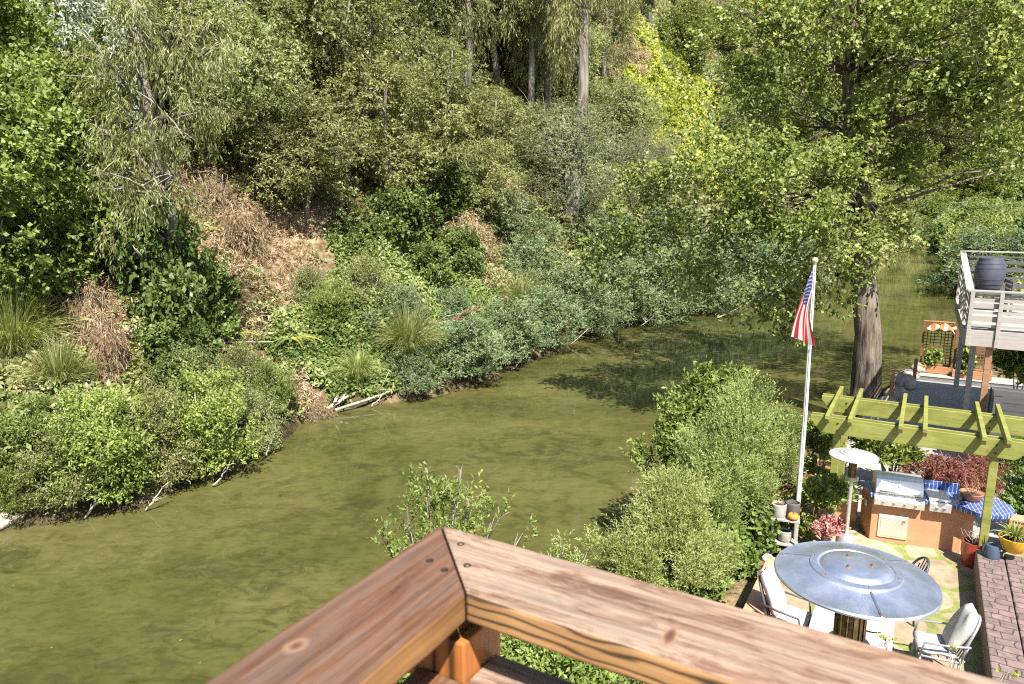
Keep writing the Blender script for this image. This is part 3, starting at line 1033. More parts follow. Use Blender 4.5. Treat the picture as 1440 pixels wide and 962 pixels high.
# --- the big cottonwood on the near bank
def cottonwood():
    base = Vector((12.25, 23.9, 0.9))
    t = thing('cottonwood_tree', 'large cottonwood with thick furrowed trunk at the near bank behind the green pergola', 'tree', base, 0)
    def L(px, py, y):
        return at_y(px, py, y) - base
    tr = [Vector((0.05, 0, -0.8)), Vector((0.02, 0, 0.2)), L(1221, 470, 24.0), L(1215, 400, 24.1), L(1211, 300, 24.2), L(1203, 200, 24.3), L(1198, 110, 24.5), L(1206, 30, 24.6), L(1212, -60, 24.8)]
    mb = MB()
    mb.tube(tr, [0.62, 0.50, 0.42, 0.40, 0.36, 0.32, 0.30, 0.26, 0.2], 16)
    spec = [(885, 330, 25.5, 1.0), (930, 290, 25, 1.2), (965, 350, 24.5, 1.15), (1000, 300, 23, 1.25), (1010, 235, 22, 1.2), (1050, 330, 22.5, 1.3), (1060, 270, 21.5, 1.2), (1065, 395, 22.8, 1.0), (1090, 430, 23, .75),
            (1105, 300, 21.5, 1.3), (1105, 220, 22, 1.1), (1120, 370, 22, 1.1), (1150, 250, 22.3, 1.1), (1165, 330, 21.8, 1.2), (1170, 395, 22.6, .8), (1205, 270, 22.5, 1.0), (1230, 330, 23.5, 1.0),
            (1235, 235, 23.5, 1.0), (1250, 280, 25, .9), (1150, 170, 24.5, .9), (1090, 165, 25.5, .9), (850, 375, 26.5, .75), (905, 395, 25.5, .85), (1130, 445, 23.4, .55),
            (1100, 60, 23, 1.2), (1150, 20, 22.5, 1.3), (1165, 85, 25.3, .8), (1240, 40, 22.5, 1.2), (1260, 110, 23.2, 1.1), (1300, 40, 22, 1.3), (1310, 130, 22.5, 1.2), (1345, 85, 21.5, 1.25), (1390, 40, 21, 1.3),
            (1370, 150, 22, 1.0), (1420, 100, 21, 1.2), (1430, 10, 20.5, 1.3), (1440, 165, 21.5, .9), (1050, 20, 23.5, 1.0), (1270, 170, 23.5, .8), (1200, -30, 23, 1.4), (1310, -30, 22, 1.5), (1110, -20, 23, 1.2), (1400, 190, 23, .7),
            (1200, 190, 22.6, .75), (1215, 150, 22.8, .55), (1180, 235, 22.3, .8), (1225, 370, 22.8, .55), (1195, 345, 22.2, .8), (1160, 300, 21.3, .8), (1180, 430, 22.8, .45), (1105, 470, 23.3, .35), (1060, 440, 23, .5), (1140, 410, 22.8, .6),
            (980, 400, 24, .7), (1020, 420, 23.5, .5), (870, 300, 25, .7), (845, 345, 26, .6), (900, 250, 25, .6), (945, 240, 24, .7), (1000, 180, 23, .8), (1040, 200, 23, .8), (1265, 320, 24, .6), (1275, 240, 24, .6), (1290, 200, 23.5, .6),
            (1350, 215, 22.5, .45), (1430, 230, 22, .6), (1050, 110, 24, .9), (1010, 60, 24, .7), (1075, 150, 23.5, .6), (1225, 195, 23, .5), (1320, 180, 23, .6),
            (1150, -110, 26, 1.6), (1250, -120, 26.5, 1.7), (1340, -110, 26, 1.6), (1060, -90, 26, 1.4), (1200, -200, 27, 1.7), (1300, -210, 27, 1.7), (1100, -190, 27, 1.5), (1380, -170, 27, 1.8), (1450, -110, 26, 1.8), (1420, -240, 27, 1.8), (1330, -290, 28, 1.7), (1490, -210, 27, 1.8), (1490, -50, 25, 1.6), (1500, 60, 24, 1.5), (1540, -120, 27, 1.7), (1250, -300, 28, 1.7)]
    rs = random.Random(21)
    def crown_limb(c, r):
        zt = c.z - 0.22 * math.hypot(c.x, c.y)
        i = min(range(4, len(tr)), key=lambda k: abs(tr[k].z - zt))
        s = tr[i]
        m1 = s.lerp(c, 0.33) + Vector((rs.uniform(-.5, .5), rs.uniform(-.5, .5), rs.uniform(.1, .7)))
        m2 = s.lerp(c, 0.7) + Vector((rs.uniform(-.4, .4), rs.uniform(-.4, .4), rs.uniform(-.1, .5)))
        rr = 0.018 + 0.020 * r
        mb.tube([s, m1, m2, c], [rr * 1.5, rr, rr * .6, rr * .25], 7)
        for k in range(5):
            e = c + Vector((rs.gauss(0, 1), rs.gauss(0, 1), rs.gauss(0, .7))).normalized() * r * 1.1
            st = m2.lerp(c, rs.random())
            mb.tube([st, st.lerp(e, .5) + Vector((0, 0, .06)), e], [rr * .3, rr * .2, .008], 4)
    bl = []
    for px, py, y, r in spec:
        c = L(px, py, y)
        bl.append((c.x, c.y, c.z, r * 1.15, r * 1.15, r * 0.78))
        crown_limb(c, r)
    for x_, y_, z_, r in ((17.5, 25.0, 9.5, 1.3), (19.2, 26.2, 10.5, 1.5), (20.8, 27.0, 12, 1.6), (18.6, 27.5, 13, 1.6), (21.5, 28.5, 14.5, 1.6), (19.5, 29.0, 16, 1.7), (17.6, 26.5, 15.5, 1.6), (22.5, 27.0, 16.5, 1.6), (20.5, 26.5, 18, 1.6), (18.0, 28.5, 18.5, 1.6), (22.5, 30, 18, 1.6), (23.5, 28.5, 12.5, 1.5), (16.5, 24.2, 12.0, 1.2), (21.5, 25.2, 9.8, 1.3), (12.6, 27.2, 11.2, 1.3), (13.6, 26.6, 13, 1.4), (11, 27, 12.2, 1.3), (14.6, 27.2, 10.6, 1.2), (10, 26.6, 10.2, 1.2), (15.6, 25.6, 12.2, 1.2), (9, 27.5, 11.6, 1.2), (12, 29, 13.2, 1.4), (14, 29, 14.2, 1.5), (8.4, 26.2, 9.4, 1.1), (16, 28, 14.5, 1.5), (10.5, 28.5, 14, 1.3)):
        c = Vector((x_, y_, z_)) - base
        bl.append((c.x, c.y, c.z, r * 1.15, r * 1.15, r * .8))
        crown_limb(c, r)
    p, o = crown_points(bl, 20500, 0.9, 0.04, 0.7, 2.2)
    dd = norm(o * 0.7 + np.array([0, 0, 0.15]) + rng.normal(size=p.shape) * 0.5)
    tone0 = np.clip(0.5 + 0.5 * vnoise(p / 0.9 + 4) + rng.normal(size=len(p)) * .12, 0, 1)
    me = leaf_mesh('cottonwood_leaves', [sprigs(p, dd, 8, 0.42, 0.125, 0.095, 1.0, 0.35, 0.6, tone0, 0.3)], M_COTTON)
    mb.build('trunk', M_BARK_BROWN, t, smooth=True)
    ob = bpy.data.objects.new('crown', me)
    col.objects.link(ob)
    ob.parent = t


cottonwood()


# --- willow shrubs and leafy shrub between the yard and the river
def near_shrub(name, label, base, spec, leafm, n, k, L, W, slen, gap=-0.12, gs=0.45, droop=0.0, up=0.9, spread=0.45, bark=M_BARK_GREY, tr=0.07, tone_s=0.5, cat='shrub', group=None, shell=.6):
    t = thing(name, label, cat, base, 0, group)
    bl = []
    mb = MB()
    rs = random.Random(len(label))
    for px, py, y, r, f in spec:
        c = at_y(px, py, y) - base
        bl.append((c.x, c.y, c.z, r, r, r * f))
        mb.tube([Vector((rs.uniform(-.1, .1), rs.uniform(-.1, .1), -.3)), c * 0.4 + Vector((0, 0, .15)), c * .75 + Vector((0, 0, .1)), c], [tr, tr * .7, tr * .4, tr * .2], 6)
        for q in range(4):
            e = c + Vector((rs.gauss(0, 1), rs.gauss(0, 1), rs.gauss(.5, .7))).normalized() * r
            mb.tube([c * .85, c.lerp(e, .5), e], [tr * .25, tr * .15, .004], 4)
    p, o = crown_points(bl, n, shell, gap, gs, len(label) * .7)
    p[:, 2] = np.maximum(p[:, 2], 0.0)
    d = norm(o * 0.7 + np.array([0, 0, up]) + rng.normal(size=p.shape) * 0.3)
    tone0 = np.clip(0.5 + 0.5 * vnoise(p / tone_s + 2) + rng.normal(size=len(p)) * .12, 0, 1)
    me = leaf_mesh(name + '_leaves', [sprigs(p, d, k, slen, L, W, spread, droop, 0.6, tone0)], leafm)
    mb.build('stem', bark, t, smooth=True)
    ob = bpy.data.objects.new('foliage', me)
    col.objects.link(ob)
    ob.parent = t
    return t


GW = 'willow shrubs between the yard and the river'
near_shrub('leafy_shrub', 'bright leafy shrub rising behind the willows with larger glossy leaves', Vector((3.55, 15.2, .9)),
           [(964, 600, 14.6, 0.58, 1), (999, 560, 14.8, 0.51, 1), (929, 640, 14.4, 0.47, 1), (1034, 560, 15, 0.51, 1), (1014, 610, 14.8, 0.65, 1), (944, 570, 14.6, 0.33, 1.2), (904, 655, 14.2, 0.26, .8), (974, 650, 14.2, 0.56, 1), (1054, 600, 15, 0.47, 1)],
           M_BRIGHT, 3400, 9, 0.105, 0.042, 0.26, gap=-0.1, up=0.7, spread=.7)
near_shrub('willow_shrub', 'fine leaved pale green willow with its trunk beside the ivy', Vector((3.9, 12.9, 1.0)),
           [(1048, 620, 13.2, 0.67, .9), (1018, 670, 12.7, 0.65, .8), (1083, 650, 13.3, 0.47, .9), (998, 640, 13.2, 0.56, .9), (1053, 575, 13.6, 0.47, .9), (1093, 610, 13.7, 0.39, .9), (968, 690, 12.7, 0.51, .7), (1058, 690, 12.6, 0.37, .7), (1008, 720, 12.2, 0.42, .7)],
           M_WILLOW, 6400, 12, 0.062, 0.0135, 0.30, gap=-0.15, group=GW)
near_shrub('willow_shrub', 'fine leaved pale green willow nearest the wooden railing', Vector((2.2, 11.6, .9)),
           [(939, 735, 11.7, 0.56, .9), (909, 762, 11.6, 0.47, .9), (964, 760, 11.3, 0.54, .8), (934, 800, 11.0, 0.56, .8), (974, 810, 10.8, 0.42, .8), (889, 800, 11.0, 0.39, .9), (954, 700, 11.9, 0.47, .8), (864, 790, 11.2, 0.20, 1.0), (999, 790, 11.2, 0.37, .7)],
           M_WILLOW, 6200, 12, 0.062, 0.0135, 0.30, gap=-0.12, group=GW)
near_shrub('ivy_shrub', 'dark green ivy thicket below the willow beside the dirt path', Vector((3.7, 12.2, 1.0)),
           [(1000, 770, 12.0, .5, .7), (1040, 740, 12.6, .5, .7), (1060, 720, 12.9, .4, .7), (980, 815, 11.3, .4, .6), (1030, 785, 11.9, .3, .7), (960, 830, 11.0, .35, .6), (1065, 765, 12.6, .22, .7)],
           M_DARK, 2000, 8, 0.10, 0.085, 0.2, gap=-0.3, up=0.4, spread=.9)
near_shrub('bay_shrub', 'dark leafy shrub with upright tips behind the railing corner', Vector((-1.0, 8.9, .8)),
           [(600, 700, 9.0, .22, 1.3), (640, 690, 9.0, .22, 1.6), (660, 700, 9.1, .27, 1.0), (575, 735, 9.0, .24, 1.0), (620, 740, 9.0, .35, .9), (690, 735, 9.2, .3, .8), (600, 655, 9.0, .07, 2.6), (648, 660, 9.05, .08, 2.6), (540, 750, 9.0, .13, 1), (735, 750, 9.1, .2, .7), (650, 780, 9.0, .4, .8), (580, 790, 8.9, .3, .8)],
           M_BRIGHT, 330, 9, 0.070, 0.026, 0.24, gap=-0.05, up=1.3, spread=.55, tr=0.025)
near_shrub('bay_shrub', 'low green shrub seen under the railing right of its post', Vector((0.2, 8.2, .8)),
           [(740, 920, 7.8, .5, .6), (800, 945, 7.6, .5, .6), (700, 900, 8.0, .45, .6), (860, 960, 7.6, .5, .6), (760, 880, 8.3, .4, .7), (680, 950, 7.6, .4, .6), (830, 900, 8.6, .4, .6)],
           M_BRIGHT, 2600, 9, 0.085, 0.032, 0.20, gap=-0.3, up=.9, spread=.7, tr=0.03)
near_shrub('bay_shrub', 'green shrub seen under the railing left of its post', Vector((-0.9, 7.6, .8)),
           [(570, 940, 7.6, .3, .8), (600, 920, 7.7, .3, .8), (550, 960, 7.5, .3, .8), (620, 960, 7.5, .3, .8)],
           M_DARK, 1000, 9, 0.085, 0.032, 0.20, gap=-0.3, up=.9, spread=.7, tr=0.03)
near_shrub('pale_sapling', 'pale tipped slender sapling left of the near willow', Vector((.95, 10.8, .8)),
           [(790, 770, 10.8, .10, 1.8), (780, 800, 10.8, .15, 1.5), (810, 800, 10.7, .14, 1.4), (830, 765, 10.9, .1, 1.7)],
           M_WILLOW, 170, 10, 0.06, 0.015, 0.20, gap=-0.6, up=1.5, spread=.5, tr=0.02)


# ------------------------------------------------------------------ ground cover on the far bank (masses nobody could count)
def cover(name, leafm, n, regions, hgt, L, W, k=7, slen=0.28, avoid=(), r0=14, r1=230, dens_pow=1.0, dlo=0.25, upn=.7, th0=-44, th1=44):
    """sprigs over the hill; density falls with distance, leaves grow a little"""
    u = rng.random(n)
    r = np.exp(np.log(r0) + (np.log(r1) - np.log(r0)) * u)
    th = np.radians(th0 + (th1 - th0) * rng.random(n))
    x, y = r * np.sin(th), r * np.cos(th)
    keep = (sdist(x, y, FAR) > dlo) | ((-sdist(x, y, NEAR) > 0.8) & (y > 46) & (x > 26))
    if regions:
        ins = np.zeros(n, bool)
        for c, rr in regions:
            q = np.hypot(x - c.x, y - c.y) + rr * 0.45 * vnoise(np.stack([x / rr * 2.2, y / rr * 2.2, 0 * x], 1))
            ins |= q < rr
        keep &= ins
    for c, rr in avoid:
        q = np.hypot(x - c.x, y - c.y) + rr * 0.6 * vnoise(np.stack([x / rr * 2.5, y / rr * 2.5, 0 * x + 3], 1))
        keep &= q > rr
    x, y, r = x[keep], y[keep], r[keep]
    mound = np.clip(0.45 + 0.95 * vnoise(np.stack([x / 1.3, y / 1.3, 0 * x + 7], 1)), 0.02, 1.3)
    z = land_z(x, y) + hgt * mound * rng.random(len(x)) ** 0.5
    p = np.stack([x, y, z], 1)
    sc = np.clip(r / 32, 1, 8) ** 0.85
    d = norm(rng.normal(size=p.shape) * np.array([.6, .6, .4]) + np.array([0, -.25, .55]))
    tone0 = np.clip(0.5 + 0.6 * vnoise(np.stack([x / 1.1, y / 1.1, z / 1.1], 1)), 0, 1)
    chunks = []
    for lo, hi in ((0, 1.3), (1.3, 2.5), (2.5, 20)):
        m = (sc >= lo) & (sc < hi)
        if m.sum():
            s = float(np.median(sc[m]))
            chunks.append(sprigs(p[m], d[m], k, slen * s, L * s, W * s, 0.9, 0.15, upn, tone0[m]))
    me = leaf_mesh(name, chunks, leafm)
    o = bpy.data.objects.new(name, me)
    col.objects.link(o)
    return tag(o, kind='stuff')



def floating_leaves():
    n = 420
    x = rng.uniform(-12, 22, n)
    y = rng.uniform(9, 48, n)
    m = (sdist(x, y, FAR) < -.4) & (-sdist(x, y, NEAR) < -.4)
    x, y = x[m], y[m]
    k = len(x)
    a = rng.uniform(0, 6.28, k)
    p = np.stack([x, y, np.full(k, .006)], 1)
    d = np.stack([np.cos(a), np.sin(a), np.zeros(k)], 1)
    L = .05 + .06 * rng.random(k)
    V = leaf_arrays(p, d, np.tile([0, 0, 1.0], (k, 1)), L, L * .6, .02)
    me = leaf_mesh('floating_leaves', [(V, rng.random(k))], M_LIME)
    o = bpy.data.objects.new('floating_leaves', me)
    col.objects.link(o)
    tag(o, 'scattered small yellow leaves floating on the river', 'leaves', kind='stuff')


def reg(*pts):
    return [(land_pt(px, py), r) for px, py, r in pts]


BARE = reg((415, 345, 1.5), (395, 385, 1.1), (435, 320, 1.2), (350, 320, 1.3), (310, 260, 1.3), (690, 330, 1.8), (700, 290, 1.8), (640, 350, 1.2), (445, 580, .8), (140, 470, 1.0), (330, 420, 1.3), (330, 480, 1.2), (300, 510, .8))
tag(cover('undergrowth', M_OLIVE, 130000, None, 1.0, 0.19, 0.095, k=6, avoid=BARE), 'mixed green undergrowth covering the far hillside', 'undergrowth')
tag(cover('bramble', M_BRAMBLE, 90000, reg((470, 420, 2.4), (540, 430, 2.6), (590, 400, 2.2), (620, 440, 2.0), (500, 480, 2.0), (430, 500, 1.6), (450, 540, 1.0), (560, 500, 1.6), (650, 400, 1.8)), 0.8, 0.13, 0.085,
          avoid=BARE, r0=22, r1=50, th0=-22, th1=2), 'bright green bramble bank above the pampas grass', 'bramble')
tag(cover('lime_vine', M_LIME, 150000, reg((950, 100, 6.5), (960, 160, 7), (990, 200, 7), (935, 60, 5), (1020, 160, 7), (1060, 190, 6), (905, 60, 3.5), (915, 110, 5), (930, 150, 5.5), (880, 40, 2.5), (950, 210, 5), (1000, 120, 6)), 1.5, 0.13, 0.10,
          r0=45, r1=120, th0=8, th1=24), 'yellow green vine blanket on the steep slope below the hilltop house', 'vine')
tag(cover('ground_ivy', M_BRIGHT, 60000, reg((30, 620, 1.8), (80, 600, 1.8), (30, 560, 1.4), (120, 570, 1.2), (0, 650, 1.6), (190, 560, 1.2), (70, 640, 1.4)), 0.3, 0.10, 0.095, r0=15, r1=30, th0=-40, th1=-20),
    'round leaved ground ivy on the lower left bank', 'ivy')
tag(cover('dry_litter', M_DRY, 60000, reg((350, 320, 2.6), (320, 370, 2.0), (400, 390, 1.6), (300, 270, 1.8), (690, 320, 2.8), (650, 350, 2.4), (330, 260, 2.2), (130, 500, 2.0), (140, 450, 1.6), (310, 470, 2.2), (130, 560, 1.4), (740, 280, 2.4), (440, 590, 1.0)), 0.75, 0.20, 0.024,
          k=6, r0=18, r1=60, th0=-38, th1=6), 'straw coloured dry litter and dead vines on the bare slope patches', 'dry litter')

floating_leaves()

# ================================================================== the yard
M_STUCCO = simple('orange_stucco', (0.46, 0.225, 0.12), 0.85, 0, 0.13, 3, 0.35, 0.2)
M_STUCCO2 = simple('pale_orange_cap', (0.44, 0.24, 0.145), 0.8, 0, 0.12, 4, 0.3, 0.2)


def painted_timber():
    m, nt, b = new_mat('green_paint')
    o = coord(nt)
    g = noise_node(nt, mapping(nt, o, (1.5, 40, 40)), 1.0, 5, 0.65)
    p = noise_node(nt, mapping(nt, o, (1.6, 5, 5)), 1.0, 5, 0.65, .5)
    s = noise_node(nt, mapping(nt, o, (7, 12, 12)), 1.0, 4, 0.7)
    r = ramp(nt, [(0.30, (0.150, 0.165, 0.030)), (0.5, (0.205, 0.215, 0.045)), (0.72, (0.262, 0.262, 0.078))], p.outputs['Fac'])
    gr = ramp(nt, [(0.34, (0.74, 0.72, 0.70)), (0.5, (1, 1, 1)), (0.7, (1.1, 1.1, 1.1))], g.outputs['Fac'])
    c = mix(nt, .75, r.outputs['Color'], gr.outputs['Color'], 'MULTIPLY')
    st = ramp(nt, [(0.28, (0.42, 0.38, 0.30)), (0.40, (1, 1, 1))], s.outputs['Fac'])
    c = mix(nt, .6, c, st.outputs['Color'], 'MULTIPLY')
    nt.links.new(c, b.inputs['Base Color'])
    b.inputs['Roughness'].default_value = 0.6
    bump(nt, b, g.outputs['Fac'], .35, .004)
    return m


M_GREEN = painted_timber()
M_STEEL = simple('stainless_steel', (0.80, 0.79, 0.77), 0.42, 0.85, 0.05, 3, 0.03, 0.5)
M_STEELD = simple('dull_steel', (0.50, 0.50, 0.50), 0.4, 1.0, 0.10, 5, 0.05, 0.5)
M_BLACK = simple('black_metal', (0.02, 0.02, 0.022), 0.45, 0, 0.3, 5, 0.05)
M_CHARCOAL = simple('charcoal_frame', (0.06, 0.06, 0.07), 0.45, 0, 0.2, 5, 0.05)
M_RUST = simple('rusty_bolt', (0.16, 0.085, 0.04), 0.7, 0.2, 0.4, 40, 0.3)
M_WHITE = simple('white_paint', (0.66, 0.65, 0.62), 0.45, 0, 0.05, 3, 0.05)
M_TABLE = simple('white_table_top', (0.38, 0.375, 0.41), 0.35, 0, 0.04, 2, 0.02)
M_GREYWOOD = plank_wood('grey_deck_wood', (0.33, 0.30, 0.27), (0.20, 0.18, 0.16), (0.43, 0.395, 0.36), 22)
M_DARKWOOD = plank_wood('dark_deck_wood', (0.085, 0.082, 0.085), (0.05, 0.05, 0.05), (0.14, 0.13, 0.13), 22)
M_BROWNWOOD = plank_wood('brown_post_wood', (0.30, 0.155, 0.085), (0.17, 0.08, 0.04), (0.42, 0.25, 0.15), 22)
M_ORANGEWOOD = plank_wood('cedar_wood', (0.40, 0.19, 0.085), (0.24, 0.10, 0.04), (0.52, 0.29, 0.15), 20)
M_TERRA = simple('terracotta', (0.32, 0.13, 0.075), 0.75, 0, 0.2, 8, 0.2)
M_REDGLAZE = simple('red_glaze', (0.30, 0.045, 0.025), 0.25, 0, 0.2, 5, 0.03, 0.6)
M_YELLOW = simple('yellow_glaze', (0.62, 0.34, 0.02), 0.3, 0, 0.12, 5, 0.03, 0.6)
M_CANBLUE = simple('blue_grey_plastic', (0.05, 0.075, 0.115), 0.45, 0, 0.15, 5, 0.03)
M_GREYPOT = simple('grey_stone_pot', (0.36, 0.33, 0.29), 0.85, 0, 0.2, 12, 0.3)
M_DARKPOT = simple('dark_pot', (0.10, 0.09, 0.09), 0.7, 0, 0.2, 12, 0.2)
M_ORANGEPOT = simple('orange_pot', (0.55, 0.22, 0.03), 0.5, 0, 0.2, 12, 0.1)
M_SOIL = simple('potting_soil', (0.05, 0.035, 0.025), 0.95, 0, 0.4, 30, 0.6)
M_ROCK = simple('pale_rock', (0.34, 0.29, 0.25), 0.9, 0, 0.35, 5, 0.7)
M_CONC = simple('pale_concrete', (0.29, 0.275, 0.255), 0.85, 0, 0.14, 1.6, 0.25)
M_BARREL = plank_wood('barrel_stave', (0.050, 0.056, 0.085), (0.03, 0.033, 0.05), (0.075, 0.08, 0.115), 20)
M_HOUSE = plank_wood('weathered_siding', (0.42, 0.37, 0.32), (0.30, 0.26, 0.22), (0.52, 0.47, 0.42), 8)


def flagstone():
    m, nt, b = new_mat('flagstone')
    o = coord(nt)
    wv = noise_node(nt, o, 2.5, 3)
    vec = nt.nodes.new('ShaderNodeVectorMath')
    vec.operation = 'MULTIPLY_ADD'
    nt.links.new(wv.outputs['Color'], vec.inputs[0])
    vec.inputs[1].default_value = (0.22, 0.22, 0)
    nt.links.new(o, vec.inputs[2])
    v = nt.nodes.new('ShaderNodeTexVoronoi')
    v.feature = 'DISTANCE_TO_EDGE'
    v.inputs['Scale'].default_value = 1.25
    v.inputs['Randomness'].default_value = 0.95
    nt.links.new(vec.outputs[0], v.inputs['Vector'])
    v2 = nt.nodes.new('ShaderNodeTexVoronoi')
    v2.inputs['Scale'].default_value = 1.25
    v2.inputs['Randomness'].default_value = 0.95
    nt.links.new(vec.outputs[0], v2.inputs['Vector'])
    n = noise_node(nt, o, 5, 6, 0.65)
    mossn = noise_node(nt, o, 1.1, 3)
    wid = math_node(nt, 'MULTIPLY', mossn.outputs['Fac'], 0.17)
    joint = math_node(nt, 'LESS_THAN', math_node(nt, 'ADD', v.outputs['Distance'], math_node(nt, 'MULTIPLY', n.outputs['Fac'], 0.05)), wid)
    st = ramp(nt, [(0.3, (0.22, 0.175, 0.12)), (0.7, (0.38, 0.315, 0.22))], n.outputs['Fac'])
    bw = nt.nodes.new('ShaderNodeRGBToBW')
    nt.links.new(v2.outputs['Color'], bw.inputs[0])
    tint = ramp(nt, [(0.2, (0.75, 0.72, 0.7)), (0.8, (1.1, 1.05, 1.0))], bw.outputs[0])
    st2 = mix(nt, 1.0, st.outputs['Color'], tint.outputs['Color'], 'MULTIPLY')
    ms = ramp(nt, [(0.3, (0.11, 0.13, 0.035)), (0.7, (0.24, 0.25, 0.09))], n.outputs['Fac'])
    c = mix(nt, joint, st2, ms.outputs['Color'])
    nt.links.new(c, b.inputs['Base Color'])
    b.inputs['Roughness'].default_value = 0.9
    b.inputs['Specular IOR Level'].default_value = 0.2
    bump(nt, b, math_node(nt, 'ADD', n.outputs['Fac'], joint), 0.5, 0.02)
    return m


def tile_mat():
    m, nt, b = new_mat('blue_tile')
    o = coord(nt)
    br = nt.nodes.new('ShaderNodeTexBrick')
    br.offset = 0.0
    br.inputs['Scale'].default_value = 1.0
    br.inputs['Brick Width'].default_value = 0.066
    br.inputs['Row Height'].default_value = 0.066
    br.inputs['Mortar Size'].default_value = 0.004
    br.inputs['Mortar Smooth'].default_value = 0.1
    br.inputs['Color1'].default_value = (0.018, 0.045, 0.17, 1)
    br.inputs['Color2'].default_value = (0.035, 0.085, 0.26, 1)
    br.inputs['Mortar'].default_value = (0.42, 0.44, 0.50, 1)
    nt.links.new(mapping(nt, o, (1, 1, 1), (0.03, 0.03, 0)), br.inputs['Vector'])
    nt.links.new(br.outputs['Color'], b.inputs['Base Color'])
    b.inputs['Roughness'].default_value = 0.18
    bump(nt, b, br.outputs['Fac'], -0.4, 0.004)
    return m


def step_mat():
    m, nt, b = new_mat('stamped_step')
    o = coord(nt)
    br = nt.nodes.new('ShaderNodeTexBrick')
    br.offset = 0.37
    br.offset_frequency = 2
    br.inputs['Scale'].default_value = 1.0
    br.inputs['Brick Width'].default_value = 0.23
    br.inputs['Row Height'].default_value = 0.17
    br.inputs['Mortar Size'].default_value = 0.010
    br.inputs['Mortar Smooth'].default_value = 0.4
    br.inputs['Color1'].default_value = (0.185, 0.135, 0.125, 1)
    br.inputs['Color2'].default_value = (0.145, 0.105, 0.102, 1)
    br.inputs['Mortar'].default_value = (0.060, 0.046, 0.044, 1)
    ds = noise_node(nt, o, 5, 3)
    vec = nt.nodes.new('ShaderNodeVectorMath')
    vec.operation = 'MULTIPLY_ADD'
    nt.links.new(ds.outputs['Color'], vec.inputs[0])
    vec.inputs[1].default_value = (0.10, 0.10, 0)
    nt.links.new(o, vec.inputs[2])
    nt.links.new(vec.outputs[0], br.inputs['Vector'])
    n = noise_node(nt, o, 7, 5, 0.65)
    r = ramp(nt, [(0.3, (0.6, 0.58, 0.58)), (0.7, (1.25, 1.2, 1.15))], n.outputs['Fac'])
    nt.links.new(mix(nt, 1.0, br.outputs['Color'], r.outputs['Color'], 'MULTIPLY'), b.inputs['Base Color'])
    b.inputs['Roughness'].default_value = 0.75
    h = math_node(nt, 'SUBTRACT', math_node(nt, 'MULTIPLY', n.outputs['Fac'], 0.5), br.outputs['Fac'])
    bump(nt, b, h, 0.7, 0.015)
    return m


def floral_mat():
    m, nt, b = new_mat('floral_cushion')
    o = coord(nt)
    ds = noise_node(nt, o, 9, 3)
    vec = nt.nodes.new('ShaderNodeVectorMath')
    vec.operation = 'MULTIPLY_ADD'
    nt.links.new(ds.outputs['Color'], vec.inputs[0])
    vec.inputs[1].default_value = (0.12, 0.12, 0.12)
    nt.links.new(o, vec.inputs[2])
    v = nt.nodes.new('ShaderNodeTexVoronoi')
    v.inputs['Scale'].default_value = 8.5
    nt.links.new(vec.outputs[0], v.inputs['Vector'])
    hue = nt.nodes.new('ShaderNodeSeparateColor')
    nt.links.new(v.outputs['Color'], hue.inputs[0])
    pc = ramp(nt, [(0.0, (0.70, 0.42, 0.33)), (0.35, (0.33, 0.42, 0.50)), (0.6, (0.45, 0.52, 0.38)), (0.85, (0.72, 0.55, 0.40))], hue.outputs[0])
    sel = math_node(nt, 'MULTIPLY', math_node(nt, 'LESS_THAN', v.outputs['Distance'], 0.36), math_node(nt, 'GREATER_THAN', hue.outputs[1], 0.35))
    c = mix(nt, math_node(nt, 'MULTIPLY', sel, 0.9), (0.36, 0.35, 0.325), pc.outputs['Color'])
    nt.links.new(c, b.inputs['Base Color'])
    b.inputs['Roughness'].default_value = 0.85
    n = noise_node(nt, o, 30, 3)
    bump(nt, b, n.outputs['Fac'], 0.2, 0.01)
    return m


M_FLAG, M_TILE, M_STEP, M_FLORAL = flagstone(), tile_mat(), step_mat(), floral_mat()

# ------------------------------------------------------------------ paving
def paving():
    A = at_z(1098, 772, YARD)
    B = A + HV * 7
    C = B + HU * 9
    G = [A, B, C, house(7.6, -14.9, 0), house(7.6, -31, 0), house(2.6, -31.6, 0), house(0.3, -31.9, 0), house(-0.6, -28, 0), house(-1.5, -22.5, 0), house(-1.75, -17.0, 0), house(-1.75, -15.6, 0)]
    mb = MB()
    mb.prism([(p.x, p.y) for p in G][::-1], YARD - 0.9, YARD)
    tag(mb.build('patio', [M_FLAG]), kind='structure')
    T = [house(-1.6, -15.55, 0), house(2.4, -15.55, 0), house(7.5, -15.55, 0), house(7.5, -30.9, 0), house(2.5, -31.5, 0), house(0.35, -31.8, 0), house(-0.5, -28, 0), house(-1.4, -22.5, 0), house(-1.65, -17, 0)]
    mb = MB()
    mb.prism([(p.x, p.y) for p in T][::-1], YARD - 0.1, YARD + 0.004)
    tag(mb.build('terrace', [M_CONC]), kind='structure')
    # a worn earth path between the ivy and the seat wall
    return A


PATIO_A = paving()


def stone_steps():
    t = thing('garden_steps', 'broad purple brown stamped concrete steps along the right side of the patio', 'steps', house(1.2, -14.0, YARD), HANG)
    # local x = u, local y = -v direction
    for i, (u0, u1, z) in enumerate(((0, 0.40, 0.45), (0.405, 0.82, 0.463), (0.825, 3.2, 0.476))):
        mb = MB()
        mb.box(((u0 + u1) / 2, -4.5, z / 2 - 0.3), (u1 - u0 - 0.004, 9, z + 0.6))
        mb.build('tread', M_STEP, t, bevel=0.018)


stone_steps()


